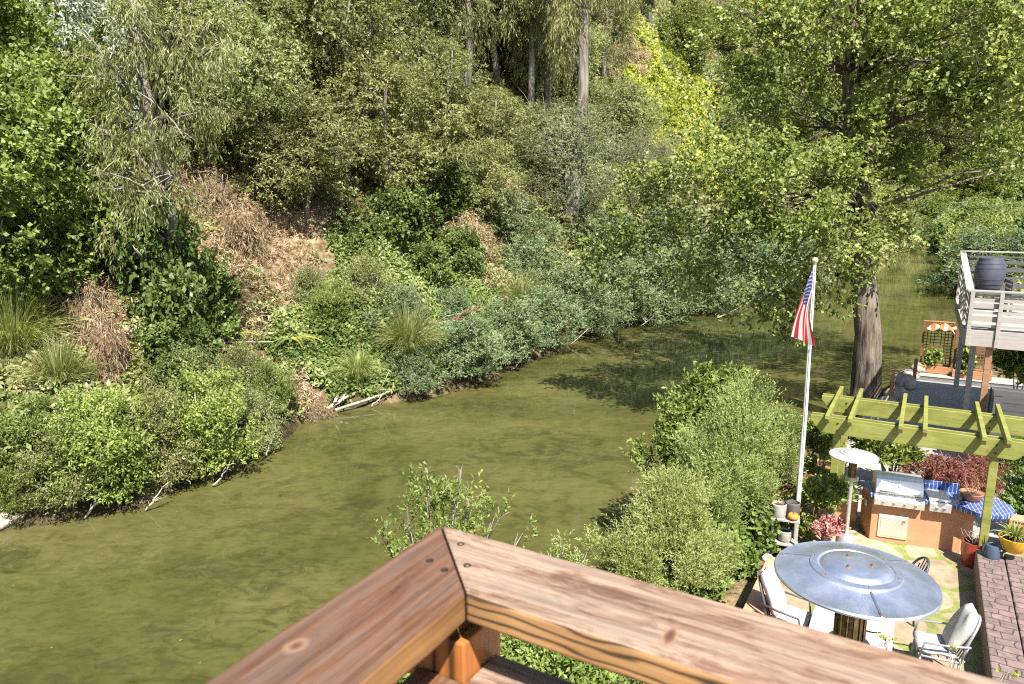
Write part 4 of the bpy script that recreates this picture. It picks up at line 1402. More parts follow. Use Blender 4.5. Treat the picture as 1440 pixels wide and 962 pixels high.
def low_wall(label, pts, w, h, capw=0.05, z=YARD):
    t = thing('seat_wall', label, 'wall', (pts[0].x, pts[0].y, z))
    mb, mc = MB(), MB()
    for a, b in zip(pts[:-1], pts[1:]):
        a0, b0 = Vector((a.x, a.y, z)) - t.location, Vector((b.x, b.y, z)) - t.location
        mb.bar(a0 + Vector((0, 0, h / 2 - .25)), b0 + Vector((0, 0, h / 2 - .25)), w, h + .5)
        mc.bar(a0 + Vector((0, 0, h + .025)), b0 + Vector((0, 0, h + .025)), w + capw, 0.05)
    mb.build('wall_body', M_STUCCO, t, bevel=.01)
    mc.build('wall_cap', M_STUCCO2, t, bevel=.015)


W0 = at_z(1094, 786, YARD + .45)
low_wall('low orange seat wall running beside the dirt path to the railing', [W0, W0 + HV * 5.5], 0.28, 0.42)
low_wall('low orange wall behind the slim patio heater', [house(-1.55, -15.15, 0), house(-0.75, -15.15, 0)], 0.2, 0.5)
low_wall('low orange wall at the right edge behind the yellow pot', [house(1.75, -15.3, 0), house(4.0, -15.3, 0)], 0.25, 0.62)


# ------------------------------------------------------------------ pergola
def pergola():
    t = thing('pergola', 'lime green painted wooden pergola over the outdoor kitchen', 'pergola', house(0, -15.0, YARD), HANG)
    # local x = u, local y = -(v) (away from the house)
    def lv(v):
        return -(v + 15.0)
    for v, us in ((-14.2, (-1.16, 1.31)), (-15.8, (-1.16, 2.35))):
        for u in us:
            mb = MB()
            mb.box((u, lv(v), 1.16), (0.13, 0.13, 2.32 - .002))
            mb.build('post', M_GREEN, t, bevel=.008)
    for v in (-14.2, -15.8):
        for s in (-1, 1):
            mb = MB()
            y = lv(v) + s * 0.09
            x0, x1, z0, z1 = -1.64, (1.80 if v > -15 else 2.85), 2.10, 2.42
            prof = [(x0, z1), (x0, z1 - .10), (x0 + .05, z1 - .13), (x0 + .09, z1 - .20), (x0 + .17, z0 + .03), (x0 + .22, z0), (x1 - .22, z0), (x1 - .17, z0 + .03), (x1 - .09, z1 - .2), (x1 - .05, z1 - .13), (x1, z1 - .10), (x1, z1)]
            n = len(prof)
            vs = [(a, y - .022, b) for a, b in prof] + [(a, y + .022, b) for a, b in prof]
            fs = [tuple(range(n)), tuple(reversed(range(n, 2 * n)))] + [(i, i + n, (i + 1) % n + n, (i + 1) % n) for i in range(n)]
            mb.add(vs, fs)
            b = mb.build('beam', M_GREEN, t, bevel=.006)
            if s == (-1 if v == -14.2 else -1):
                for u in (-1.16, 1.31):
                    for z in (2.18, 2.32):
                        bm_ = MB()
                        bm_.tube([(u, y - .023, z), (u, y - .036, z)], .016, 8)
                        bm_.build('bolt', M_BLACK, b)
    for u in (-1.32, -0.94, -0.13, 0.24, 1.10, 1.44):
        mb = MB()
        y0, y1 = lv(-13.72), lv(-16.25)
        prof = [(y0, 2.54), (y0, 2.47), (y0 + .10, 2.372), (lv(-14.33), 2.372), (y1 - .25, 2.372), (y1 - .10, 2.372), (y1, 2.47), (y1, 2.54)]
        n = len(prof)
        vs = [(u - .035, a, b) for a, b in prof] + [(u + .035, a, b) for a, b in prof]
        fs = [tuple(reversed(range(n))), tuple(range(n, 2 * n))] + [(i, (i + 1) % n, (i + 1) % n + n, i + n) for i in range(n)]
        mb.add(vs, fs)
        mb.build('rafter', M_GREEN, t, bevel=.006)


pergola()


# ------------------------------------------------------------------ outdoor kitchen
ISL = Vector((6.88, 12.76, YARD))
IANG = math.atan2(-0.544, 1.43)


def isl(x, y, z):
    c, s = math.cos(IANG), math.sin(IANG)
    return Vector((ISL.x + c * x - s * y, ISL.y + s * x + c * y, ISL.z + z))


def kitchen():
    t = thing('kitchen_island', 'orange stucco outdoor kitchen island with blue tiled counter', 'kitchen island', ISL, IANG)
    mb = MB()
    mb.prism([(0, 0), (1.50, 0), (1.72, .16), (1.72, .62), (-.12, .62)], -0.02, 0.86)
    mb.build('base', M_STUCCO, t, bevel=.015)
    cx, cy, r = 1.80, .14, .50
    pts = [(-.05, -.05), (1.05, -.05), (1.22, -.09)]
    for i in range(26):
        a = rad(-148) + rad(258) * i / 25
        pts.append((cx + r * math.cos(a), cy + r * math.sin(a)))
    pts += [(1.5, .66), (-.17, .66)]
    mb = MB()
    mb.prism(pts, 0.865, 0.935)
    mb.build('countertop', M_TILE, t, bevel=.006)
    mb = MB()
    mb.box((.85, .63, 1.02), (1.35, .05, .165))
    mb.build('backsplash', M_TILE, t, rz=0, bevel=.004)
    mb = MB()
    mb.box((.38, -.012, .32), (.50, .022, .46))
    d = mb.build('access_door', M_STEEL, t, bevel=.006)
    mb = MB()
    mb.box((.38, -.028, .32), (.42, .012, .38))
    mb.build('door_panel', M_STEEL, d, bevel=.008)
    mb = MB()
    mb.tube([(.53, -.035, .45), (.53, -.06, .45), (.57, -.06, .45), (.57, -.035, .45)], .008, 6)
    mb.build('latch', M_BLACK, d)
    mb = MB()
    mb.box((-.075, .28, .62), (.03, .09, .13), rz=rad(11))
    mb.build('outlet_cover', M_WHITE, t, bevel=.01)

    g = thing('gas_grill', 'large stainless built in gas grill with closed lid on the blue counter', 'grill', isl(.43, 0, .937), IANG)
    W = .40
    prof = [(-.02, .03), (-.03, .07), (.01, .20), (.07, .28), (.16, .325), (.42, .325), (.50, .29), (.53, .03)]
    n = len(prof)
    mb = MB()
    vs = [(-W, a, b) for a, b in prof] + [(W, a, b) for a, b in prof]
    mb.add(vs, [tuple(range(n)), tuple(reversed(range(n, 2 * n)))] + [(i, i + n, (i + 1) % n + n, (i + 1) % n) for i in range(n)])
    lid = mb.build('lid', M_STEEL, g, bevel=.012)
    mb = MB()
    mb.tube([(-.34, -.075, .09), (.34, -.075, .09)], .013, 8)
    mb.tube([(-.30, -.075, .09), (-.30, -.01, .10)], .010, 6)
    mb.tube([(.30, -.075, .09), (.30, -.01, .10)], .010, 6)
    mb.build('handle', M_STEELD, lid, smooth=True)
    mb = MB()
    mb.tube([(0, -.002, .21), (0, -.012, .215)], .028, 12)
    mb.build('thermometer', M_STEELD, lid)
    mb = MB()
    mb.box((0, .25, .012), (.84, .60, .03))
    mb.build('firebox', M_STEELD, g, bevel=.004)
    mb = MB()
    prof = [(-.055, -.165), (-.055, .0), (-.145, -.045), (-.145, -.165)]
    vs = [(-W - .02, a, b) for a, b in prof] + [(W + .02, a, b) for a, b in prof]
    mb.add(vs, [(3, 2, 1, 0), (4, 5, 6, 7), (0, 1, 5, 4), (1, 2, 6, 5), (2, 3, 7, 6), (3, 0, 4, 7)])
    pn = mb.build('control_panel', M_STEEL, g, bevel=.006)
    for k in (-.27, -.09, .09, .27):
        mb = MB()
        mb.tube([(k, -.145, -.10), (k, -.175, -.10)], [.024, .02], 12)
        mb.build('knob', M_STEELD if k else M_BLACK, pn)

    s = thing('side_burner', 'small stainless side burner right of the gas grill', 'side burner', isl(1.10, 0, .937), IANG)
    mb = MB()
    mb.box((0, .22, .03), (.36, .52, .055))
    mb.build('lid', M_STEEL, s, bevel=.012)
    mb = MB()
    mb.box((0, -.105, -.075), (.35, .085, .165))
    pn = mb.build('control_panel', M_STEEL, s, bevel=.01)
    for k in (-.06, .06):
        mb = MB()
        mb.tube([(k, -.149, -.08), (k, -.18, -.08)], [.027, .022], 12)
        mb.build('knob', M_STEELD, pn)

    bw = thing('terracotta_bowl', 'terracotta bowl planter on the blue tile counter', 'planter', isl(1.66, .30, .937))
    mb = MB()
    mb.lathe([(.12, 0), (.17, .05), (.20, .14), (.205, .15), (.185, .15), (.15, .10)], n=24)
    mb.build('bowl', M_TERRA, bw, smooth=True)
    mb = MB()
    mb.lathe([(.165, .105), (.001, .125)], n=20)
    mb.build('soil', M_SOIL, bw)


kitchen()


# ------------------------------------------------------------------ patio heaters
def heater(label, base, zrim, R, near):
    t = thing('patio_heater', label, 'patio heater', base)
    H = zrim - base.z
    mb = MB()
    # skirt, raised ring plate, crown
    prof = [(R * .985, -.012), (R, -.008), (R * 1.004, 0.002), (R * .99, .010), (R * .975, .008), (R * .56, .050 * R / .42), (R * .555, .060 * R / .42), (R * .47, .066 * R / .42), (R * .45, .058 * R / .42), (R * .40, .076 * R / .42), (R * .36, .083 * R / .42), (0.001, .090 * R / .42)]
    prof = [(r, z + H) for r, z in prof]
    mb.lathe(prof, n=96 if near else 48)
    mb.lathe([(R * .97, H - .004), (R * .55, H + .038 * R / .42), (.08, H + .055 * R / .42), (.001, H + .05 * R / .42)], n=48)
    dome = mb.build('reflector', M_REFLECT if near else M_PALEDOME, t, smooth='auto')
    if near:
        k = R / .42
        for i in range(3):
            a = rad(-98 + 120 * i)
            sm = MB()
            for r0, r1, z0, z1 in ((.565, .975, .051 * k, .0105),):
                p0 = Vector((R * r0 * math.cos(a), R * r0 * math.sin(a), H + z0 + .0015))
                p1 = Vector((R * r1 * math.cos(a), R * r1 * math.sin(a), H + z1 + .0015))
                sm.bar(p0, p1, .010, .004)
            sm.build('seam', M_STEELD, dome)
        for i in range(6):
            a = rad(-98 + 60 * i)
            b = MB()
            b.ball((R * .51 * math.cos(a), R * .51 * math.sin(a), H + .064 * k), .006, 6)
            b.build('rivet', M_RUST, dome)
        for i in range(3):
            a = rad(-98 + 120 * i)
            b = MB()
            b.ball((R * .93 * math.cos(a), R * .93 * math.sin(a), H + .018), .006, 6)
            b.build('rivet', M_RUST, dome)
        for a in (rad(95), rad(215), rad(335)):
            b = MB()
            b.lathe([(.013, 0), (.010, .004), (.007, .005), (.007, .014), (.001, .015)], (R * .19 * math.cos(a), R * .19 * math.sin(a), H + .0865 * k), n=10)
            b.build('bolt', M_RUST, dome)
    # burner
    mb = MB()
    zb = H - (.06 if near else .05)
    mb.lathe([(.001, zb + .055), (.15 * R / .42, zb + .05), (.15 * R / .42, zb), (.09, zb - .02)], n=24)
    mb.build('burner_cap', M_BLACK, t, smooth='auto')
    mb = MB()
    rb = .075 if near else .06
    mb.lathe([(rb, zb - .33), (rb, zb - .02)], n=24)
    for i in range(14):
        a = 2 * math.pi * i / 14
        mb.bar((rb * 1.04 * math.cos(a), rb * 1.04 * math.sin(a), zb - .32), (rb * 1.04 * math.cos(a), rb * 1.04 * math.sin(a), zb - .03), .006, .010)
    em = mb.build('burner_screen', M_EMITTER, t)
    mb = MB()
    for a in (150, 200):
        mb.ball((.10 * math.cos(rad(a)), .10 * math.sin(rad(a)), zb - .10 - .05 * (a > 180)), .016, 6)
    mb.build('regulator', M_BLACK, t)
    mb = MB()
    mb.lathe([(.11, zb - .40), (.11, zb - .33)], n=24)
    mb.build('burner_head', M_STEELD, t, smooth='auto')
    mb = MB()
    mb.lathe([(.032, .45), (.032, zb - .39)], n=16)
    mb.build('pole', M_STEEL, t, smooth='auto')
    mb = MB()
    q = .22 if near else .17
    mb.lathe([(q, 0.05), (q, .40), (q * .85, .46), (.04, .48)], n=28)
    mb.build('tank_housing', M_STEEL, t, smooth='auto')
    mb = MB()
    mb.lathe([(q * 1.18, 0), (q * 1.18, .035), (q, .05)], n=28)
    mb.build('base', M_STEELD, t, smooth='auto')


def reflect_mat():
    m, nt, b = new_mat('scuffed_aluminium')
    o = coord(nt)
    n = noise_node(nt, o, 6, 5, 0.6)
    f = noise_node(nt, o, 45, 3, 0.7)
    sc = noise_node(nt, mapping(nt, o, (60, 4, 1), (0, 0, 0), (0, 0, .6)), 1.0, 2, 0.5)
    r = ramp(nt, [(0.35, (0.55, 0.59, 0.70)), (0.65, (0.65, 0.69, 0.81))], n.outputs['Fac'])
    sp = ramp(nt, [(0.70, (0, 0, 0)), (0.77, (1, 1, 1))], f.outputs['Fac'])
    c = mix(nt, math_node(nt, 'MULTIPLY', sp.outputs['Color'], 0.5), r.outputs['Color'], (0.7, 0.7, 0.72))
    nt.links.new(c, b.inputs['Base Color'])
    b.inputs['Metallic'].default_value = 0.9
    rr = ramp(nt, [(0.3, (0.30, 0.30, 0.30)), (0.7, (0.46, 0.46, 0.46))], n.outputs['Fac'])
    nt.links.new(rr.outputs['Color'], b.inputs['Roughness'])
    bump(nt, b, math_node(nt, 'ADD', n.outputs['Fac'], math_node(nt, 'MULTIPLY', sc.outputs['Fac'], .15)), 0.12, 0.004)
    return m


M_REFLECT = reflect_mat()
M_PALEDOME = simple('dull_pale_aluminium', (0.33, 0.33, 0.355), 0.5, 0.25, 0.05, 4, 0.03)
M_EMITTER = simple('brassy_screen', (0.20, 0.14, 0.07), 0.35, 0.9, 0.5, 25, 0.1)
LOWDECK = 3.4
_r = ray(1202, 812)
heater('large patio heater with wide scuffed aluminium dome just beyond the railing', Vector((_r.x * 3.94, _r.y * 3.94, LOWDECK)), 7.6 + _r.z * 3.94, .42, True)
_b = at_z(1187, 785, YARD)
_t = at_y(1191, 641, _b.y)
heater('slim silver patio heater standing between flagpole and grill', _b, _t.z, .405, False)


# lower deck (one storey below) that carries the heater
def lower_deck():
    t = thing('lower_deck', 'wooden deck one storey below the railing, carrying the wide heater', 'deck', house(-.6, -4.9, LOWDECK), HANG)
    mb = MB()
    for i in range(34):
        mb.box((3.2, -.07 - i * .145, -.02), (6.4, .138, .04))
    mb.build('boards', M_GREYWOOD, t)
    for x, y in ((.15, -.2), (6.2, -.2), (.15, -4.7), (6.2, -4.7)):
        mb = MB()
        mb.box((x, y, -1.4), (.14, .14, 2.7))
        mb.build('post', M_GREYWOOD, t)
    mb = MB()
    mb.box((3.2, -.05, -.17), (6.4, .05, .25))
    mb.box((3.2, -4.85, -.17), (6.4, .05, .25))
    mb.build('joist', M_GREYWOOD, t)


lower_deck()


# ------------------------------------------------------------------ flagpole and flag
FP = at_z(1117, 772, YARD - .1)


def flagpole():
    top = at_y(1145.5, 372, FP.y)
    t = thing('flagpole', 'tall white flagpole with a ball finial beside the dirt path', 'flagpole', FP)
    H = top.z - FP.z
    mb = MB()
    mb.tube([(0, 0, -.3), (0, 0, H * .5), (top.x - FP.x, 0, H)], [.045, .040, .030], 14)
    mb.build('pole', M_WHITE, t, smooth='auto')
    mb = MB()
    mb.ball((top.x - FP.x, 0, H + .07), .058, 10)
    mb.tube([(top.x - FP.x, 0, H), (top.x - FP.x, 0, H + .03)], .035, 10)
    mb.build('finial', simple('gold_ball', (0.6, 0.52, 0.33), 0.35, 0.3), t, smooth=True)
    mb = MB()
    mb.tube([(top.x - FP.x, -.046, H - .05), (.0, -.052, 1.2)], .005, 4)
    mb.build('halyard', M_WHITE, t)
    return top


FTOP = flagpole()


def flag():
    m, nt, b = new_mat('flag_cloth')
    uv = nt.nodes.new('ShaderNodeUVMap')
    uv.uv_map = 'UVMap'
    sx = nt.nodes.new('ShaderNodeSeparateXYZ')
    nt.links.new(uv.outputs['UV'], sx.inputs[0])
    u, v = sx.outputs[0], sx.outputs[1]
    stripe = math_node(nt, 'LESS_THAN', math_node(nt, 'FRACT', math_node(nt, 'MULTIPLY', v, 6.5)), 0.5)
    c = mix(nt, stripe, (0.62, 0.60, 0.57), (0.36, 0.026, 0.034))
    canton = math_node(nt, 'MULTIPLY', math_node(nt, 'LESS_THAN', u, 0.40), math_node(nt, 'LESS_THAN', v, 7 / 13))
    # staggered star rows
    su = math_node(nt, 'MULTIPLY', u, 6 / 0.40)
    sv = math_node(nt, 'MULTIPLY', v, 5 * 13 / 7)
    def stars(off):
        a = math_node(nt, 'SUBTRACT', math_node(nt, 'FRACT', math_node(nt, 'ADD', su, off)), 0.5)
        d = math_node(nt, 'SUBTRACT', math_node(nt, 'FRACT', math_node(nt, 'ADD', sv, off)), 0.5)
        a2 = math_node(nt, 'MULTIPLY', a, a)
        d2 = math_node(nt, 'MULTIPLY', d, d)
        return math_node(nt, 'LESS_THAN', math_node(nt, 'ADD', a2, d2), 0.020)
    st = math_node(nt, 'MAXIMUM', stars(0.0), stars(0.5))
    cc = mix(nt, st, (0.030, 0.036, 0.15), (0.62, 0.61, 0.60))
    c = mix(nt, canton, c, cc)
    nt.links.new(c, b.inputs['Base Color'])
    b.inputs['Roughness'].default_value = 0.7
    tr = nt.nodes.new('ShaderNodeBsdfTranslucent')
    nt.links.new(c, tr.inputs['Color'])
    ms = nt.nodes.new('ShaderNodeMixShader')
    ms.inputs['Fac'].default_value = 0.25
    nt.links.new(b.outputs['BSDF'], ms.inputs[1])
    nt.links.new(tr.outputs['BSDF'], ms.inputs[2])
    nt.links.new(ms.outputs['Shader'], nt.nodes['Material Output'].inputs['Surface'])
    ns, nv = 40, 40
    vs, uvs = [], []
    for i in range(ns + 1):
        s = i / ns
        for j in range(nv + 1):
            v_ = j / nv
            x = -.05 - (.34 * s) * (1 - v_) + .10 * s * v_ - .03 * math.sin(s * 3.1)
            z = -.06 - .66 * v_ * (1 - .35 * s) - (1.18 - .22 * v_) * s ** 1.05
            y = -.06 - .085 * s * math.sin(v_ * 12.5 + s * 1.6) - .03 * math.sin(s * 5 + v_ * 4)
            x += .02 * s * math.cos(v_ * 12.5)
            vs.append((x, y, z))
            uvs.append((s, v_))
    fs = [(i * (nv + 1) + j, i * (nv + 1) + j + 1, (i + 1) * (nv + 1) + j + 1, (i + 1) * (nv + 1) + j) for i in range(ns) for j in range(nv)]
    mb = MB()
    mb.add(vs, fs)
    o = mb.build('flag', m, smooth=True, loc=FTOP)
    ul = o.data.uv_layers.new(name='UVMap')
    for lp in o.data.loops:
        ul.data[lp.index].uv = uvs[lp.vertex_index]
    tag(o, 'stars and stripes flag hanging limp from the top of the white pole', 'flag')


flag()


# ------------------------------------------------------------------ table, chairs, cushions
def dining():
    t = thing('patio_table', 'white topped patio table partly hidden by the wide heater', 'table', house(-.42, -9.75, YARD), HANG)
    mb = MB()
    mb.box((0, 0, .72), (1.0, 1.9, .035))
    mb.build('tabletop', M_TABLE, t, bevel=.012)
    for x in (-.42, .42):
        for y in (-.85, .85):
            mb = MB()
            mb.box((x, y, .35), (.05, .05, .70))
            mb.build('leg', M_CHARCOAL, t)
    pl = thing('serving_plate', 'round cream plate on the white table beside the heater pole', 'plate', house(-.20, -9.95, YARD + .7385))
    mb = MB()
    mb.lathe([(.001, .006), (.12, .008), (.18, .03), (.185, .034), (.13, 0), (.001, 0)], n=32)
    mb.build('dish', simple('cream_ceramic', (0.72, 0.68, 0.58), 0.3), pl, smooth='auto')


dining()


def chair_frame(label, pos, rz, mat):
    t = thing('patio_chair', label, 'chair', pos, rz, 'metal chairs round the patio table')
    # faces local +x
    for x, y in ((.22, .23), (.22, -.23), (-.22, .23), (-.22, -.23)):
        mb = MB()
        mb.tube([(x * 1.15, y * 1.1, 0), (x, y, .42)], .016, 8)
        mb.build('leg', mat, t, smooth=True)
    mb = MB()
    mb.tube([(-.22, -.24, .42), (.24, -.24, .42), (.24, .24, .42), (-.22, .24, .42), (-.22, -.24, .42)], .016, 8)
    for k in range(5):
        mb.tube([(-.2 + k * .1, -.24, .415), (-.2 + k * .1, .24, .415)], .010, 6)
    mb.build('seat', mat, t, smooth=True)
    mb = MB()
    arc = []
    for k in range(13):
        a = math.pi * k / 12
        arc.append((-.24 - .20 * math.sin(a), -.25 * math.cos(a), .42 + .58 * math.sin(a) ** .55))
    mb.tube(arc, .018, 8)
    for k in range(-3, 4):
        y = k * .07
        h = .58 * (1 - (abs(y) / .26) ** 2.4)
        mb.tube([(-.24, y, .42), (-.24 - .20 * h / .58, y, .42 + h * .97)], .009, 6)
    mb.build('backrest', mat, t, smooth=True)
    for s in (-1, 1):
        mb = MB()
        mb.tube([(-.33, s * .26, .68), (-.1, s * .29, .66), (.2, s * .29, .64), (.24, s * .27, .42)], .015, 8)
        mb.build('armrest', mat, t, smooth=True)
    return t


def pillow(name, label, w, d, h, pos, rz, tilt=0.0, rnd=False, parts=None):
    """a puffy cushion; tilt leans it about its local y axis"""
    n = 14
    vs, fs = [], []
    for side in (1, -1):
        for i in range(n + 1):
            for j in range(n + 1):
                a, b = i / n * 2 - 1, j / n * 2 - 1
                k = (1 - a ** 6) ** .5 * (1 - b ** 6) ** .5
                pin = 1 - .05 * (a * a) * (b * b)
                ww, dd = w, d
                if rnd:
                    ww = w * (1 - .30 * max(b, 0) ** 2.2)
                vs.append((a * ww / 2 * pin, b * dd / 2 * pin, side * h / 2 * (.12 + .88 * k) + .012 * math.sin(a * 5 + b * 3)))
    m = (n + 1) ** 2
    for i in range(n):
        for j in range(n):
            q = (i * (n + 1) + j, (i + 1) * (n + 1) + j, (i + 1) * (n + 1) + j + 1, i * (n + 1) + j + 1)
            fs.append(q)
            fs.append(tuple(m + k for k in reversed(q)))
    rim = [i * (n + 1) for i in range(n + 1)] + [n * (n + 1) + j for j in range(1, n + 1)] + [i * (n + 1) + n for i in range(n - 1, -1, -1)] + [j for j in range(n - 1, 0, -1)]
    for a, b in zip(rim, rim[1:] + rim[:1]):
        fs.append((b, a, m + a, m + b))
    mb = MB()
    M = Matrix.Rotation(tilt, 4, 'Y') @ Matrix.Rotation(rad(90) if rnd else 0, 4, 'Z')
    mb.add(vs, fs, 0, M)
    o = mb.build(name, M_FLORAL, smooth=True, loc=pos, rz=rz)
    return tag(o, label, 'cushion', 'floral cushions on the patio chairs')


def seat_set(u, v, ang, lab, labs, mat, back=True):
    p = house(u, v, YARD)
    rz = HANG + rad(ang)
    chair_frame(lab, p, rz, mat)
    c, s = math.cos(rz), math.sin(rz)
    def off(x, y, z):
        return p + Vector((c * x - s * y, s * x + c * y, z))
    pillow('seat_cushion', labs[0], .47, .47, .10, off(.03, 0, .485), rz)
    if back:
        pillow('back_cushion', labs[1], .46, .66, .15, off(-.24, 0, .81), rz, tilt=rad(68), rnd=True)


C1 = at_z(1137, 862, YARD + .5)
M_FRAMEGREY = simple('grey_tube_frame', (0.30, 0.30, 0.32), 0.4, 0.3, 0.1, 5, 0.02)
seat_set(-1.25, -10.12, -6, 'patio chair with floral cushions between the seat wall and the table',
         ('white floral seat cushion on the chair by the orange seat wall', 'white floral back cushion leaning towards the orange seat wall'), M_CHARCOAL)
seat_set(.60, -10.38, 180 + 8, 'patio chair with rounded grey frame nearest the stamped steps',
         ('white floral seat cushion on the chair nearest the steps', 'tall rounded floral back cushion nearest the steps'), M_FRAMEGREY)
seat_set(.02, -11.75, 200, 'dark patio chair on the far right of the table below the heater dome',
         ('white floral seat cushion just right of the heater dome rim', ''), M_CHARCOAL, back=False)


# ------------------------------------------------------------------ pots and garden things
def pot(name, label, cat, pos, prof, mat, soil=None, parts=()):
    t = thing(name, label, cat, pos)
    mb = MB()
    mb.lathe(prof, n=28)
    mb.build('pot_body', mat, t, smooth='auto')
    if soil:
        mb = MB()
        mb.lathe([(soil[0], soil[1]), (.001, soil[1] + .01)], n=20)
        mb.build('soil', M_SOIL, t)
    return t


RP = at_z(1365, 795, YARD)
pot('plant_pot', 'tall glazed red plant pot with bare twigs at the end of the island', 'plant pot', RP, [(.11, 0), (.14, .03), (.185, .28), (.18, .42), (.185, .46), (.165, .46), (.155, .40)], M_REDGLAZE, (.16, .41))
YP = at_z(1424, 776, YARD + .60)
pot('plant_pot', 'yellow glazed pot with grassy plant on the top of the steps', 'plant pot', YP, [(.10, 0), (.14, .03), (.20, .16), (.225, .24), (.23, .26), (.205, .26), (.19, .2)], M_YELLOW, (.20, .22))


def twigs(label, name, base, n, h, spread, mat, r=.006):
    t = MB()
    rs = random.Random(n)
    for i in range(n):
        a = rs.uniform(0, 6.28)
        s = rs.uniform(.3, 1) * spread
        p = [Vector((0.02 * math.cos(a), .02 * math.sin(a), 0))]
        for k in range(4):
            p.append(p[-1] + Vector((s * math.cos(a) / 4 + rs.gauss(0, .015), s * math.sin(a) / 4 + rs.gauss(0, .015), h / 4 * rs.uniform(.6, 1))))
        t.tube(p, [r, r * .9, r * .7, r * .5, r * .3], 5)
        for q in (2, 3):
            e = p[q] + Vector((rs.gauss(0, .07), rs.gauss(0, .07), rs.uniform(.02, .1)))
            t.tube([p[q], e], [r * .6, r * .2], 4)
    o = t.build(name, mat, smooth=True, loc=base)
    return tag(o, label, 'plant')


twigs('bare pale twigs growing from the red pot', 'dry_twigs', RP + Vector((0, 0, .41)), 11, .34, .22, M_DEADWOOD)
twigs('reddish succulent stems in the terracotta bowl', 'succulent', isl(1.66, .30, 1.05), 9, .25, .2, simple('succulent_stem', (0.30, 0.17, 0.10), .7))


def grass_tuft(name, label, base, n, L, W, mat, cat='plant', spread=.8, group=None, arch=.9, stiff=0):
    V = []
    tones = []
    faces = []
    for i in range(n):
        a = random.uniform(0, 6.28)
        el = random.uniform(.2, 1.0) * spread
        l = L * random.uniform(.55, 1.1)
        d = np.array([math.cos(a), math.sin(a)])
        b0 = d * random.uniform(0, .12 * L)
        pts = []
        for k in range(6):
            s = k / 5
            out = el * l * (s * .55 + .45 * s * s)
            z = l * (s * (1 - .25 * el) - arch * .62 * el * s ** 2.6)
            pts.append((b0[0] + d[0] * out, b0[1] + d[1] * out, z))
        sd = np.array([-d[1], d[0]])
        ph = random.uniform(-.8, .8)
        b = len(V)
        tn = random.random()
        for k, q in enumerate(pts):
            w = W * (1 - (k / 5) ** 2) * .5 + .001
            V.append((q[0] + sd[0] * w, q[1] + sd[1] * w, q[2] + w * ph))
            V.append((q[0] - sd[0] * w, q[1] - sd[1] * w, q[2] - w * ph))
            tones += [tn, tn]
        for k in range(5):
            faces.append((b + 2 * k, b + 2 * k + 1, b + 2 * k + 3, b + 2 * k + 2))
    me = bpy.data.meshes.new(name)
    me.from_pydata(V, [], faces)
    at = me.attributes.new('tone', 'FLOAT', 'POINT')
    at.data.foreach_set('value', tones)
    me.materials.append(mat)
    o = bpy.data.objects.new(name, me)
    col.objects.link(o)
    o.location = base
    return tag(o, label, cat, group)


grass_tuft('potted_grass', 'green strappy plant spilling from the yellow pot', YP + Vector((0, 0, .22)), 130, .42, .022, M_GRASS, spread=.95)


def watering_can():
    p = at_z(1394, 783, YARD + .451)
    t = thing('watering_can', 'dark blue watering can on the edge of the steps', 'watering can', p, rad(-18))
    mb = MB()
    mb.lathe([(.12, 0), (.125, .02), (.115, .18), (.10, .215), (.06, .22), (.055, .205)], n=24)
    mb.build('can_body', M_CANBLUE, t, smooth='auto')
    mb = MB()
    mb.tube([(.10, 0, .05), (.20, 0, .14), (.31, 0, .25)], [.025, .018, .014], 10)
    mb.lathe([(.014, 0), (.03, .03)], (.32, 0, .25), n=10)
    mb.build('spout', M_CANBLUE, t, smooth='auto')
    mb = MB()
    pts = [(.02 - .14 * math.sin(a) - .02, 0, .13 + .13 * -math.cos(a)) for a in [math.pi * k / 10 for k in range(2, 11)]]
    mb.tube(pts, .012, 8)
    mb.build('handle', M_CANBLUE, t, smooth=True)


watering_can()


def plant_stand():
    p = at_z(1100, 782, YARD - .15)
    t = thing('plant_stand', 'grey weathered two tier plant stand at the foot of the flagpole', 'plant stand', p, HANG + rad(10))
    for x in (-.21, .21):
        for y in (-.14, .14):
            mb = MB()
            mb.box((x, y, .38), (.045, .045, .76))
            mb.build('leg', M_GREYWOOD, t)
    for z, nm in ((.30, 'lower_shelf'), (.775, 'top_shelf')):
        mb = MB()
        for k in range(3):
            mb.box((0, -.115 + k * .115, z), (.50, .105, .03))
        mb.build(nm, M_GREYWOOD, t)
    c, s = math.cos(HANG + rad(10)), math.sin(HANG + rad(10))
    def off(x, y, z):
        return p + Vector((c * x - s * y, s * x + c * y, z))
    pot('plant_pot', 'grey stone pot on the left of the stand top', 'plant pot', off(-.12, 0, .792), [(.11, 0), (.13, .04), (.135, .24), (.12, .25), (.115, .20)], M_GREYPOT, (.118, .2))
    pot('plant_pot', 'dark stone pot behind on the right of the stand top', 'plant pot', off(.12, .06, .792), [(.10, 0), (.125, .05), (.13, .27), (.115, .28), (.11, .2)], M_DARKPOT, (.115, .22))
    t2 = thing('pumpkin_lantern', 'small round orange pot on the front of the stand', 'ornament', off(.13, -.10, .792))
    mb = MB()
    mb.lathe([(.04, 0), (.085, .03), (.10, .07), (.08, .115), (.04, .13), (.035, .12)], n=20)
    mb.build('lantern_body', M_ORANGEPOT, t2, smooth=True)
    mb = MB()
    mb.tube([(0, 0, .12), (.01, 0, .16)], [.014, .008], 6)
    mb.build('stalk', M_DARKPOT, t2)
    pot('plant_pot', 'pale grey pot on the lower shelf of the stand', 'plant pot', off(.02, 0, .317), [(.09, 0), (.12, .04), (.125, .2), (.11, .21), (.10, .17)], M_GREYPOT, (.108, .17))


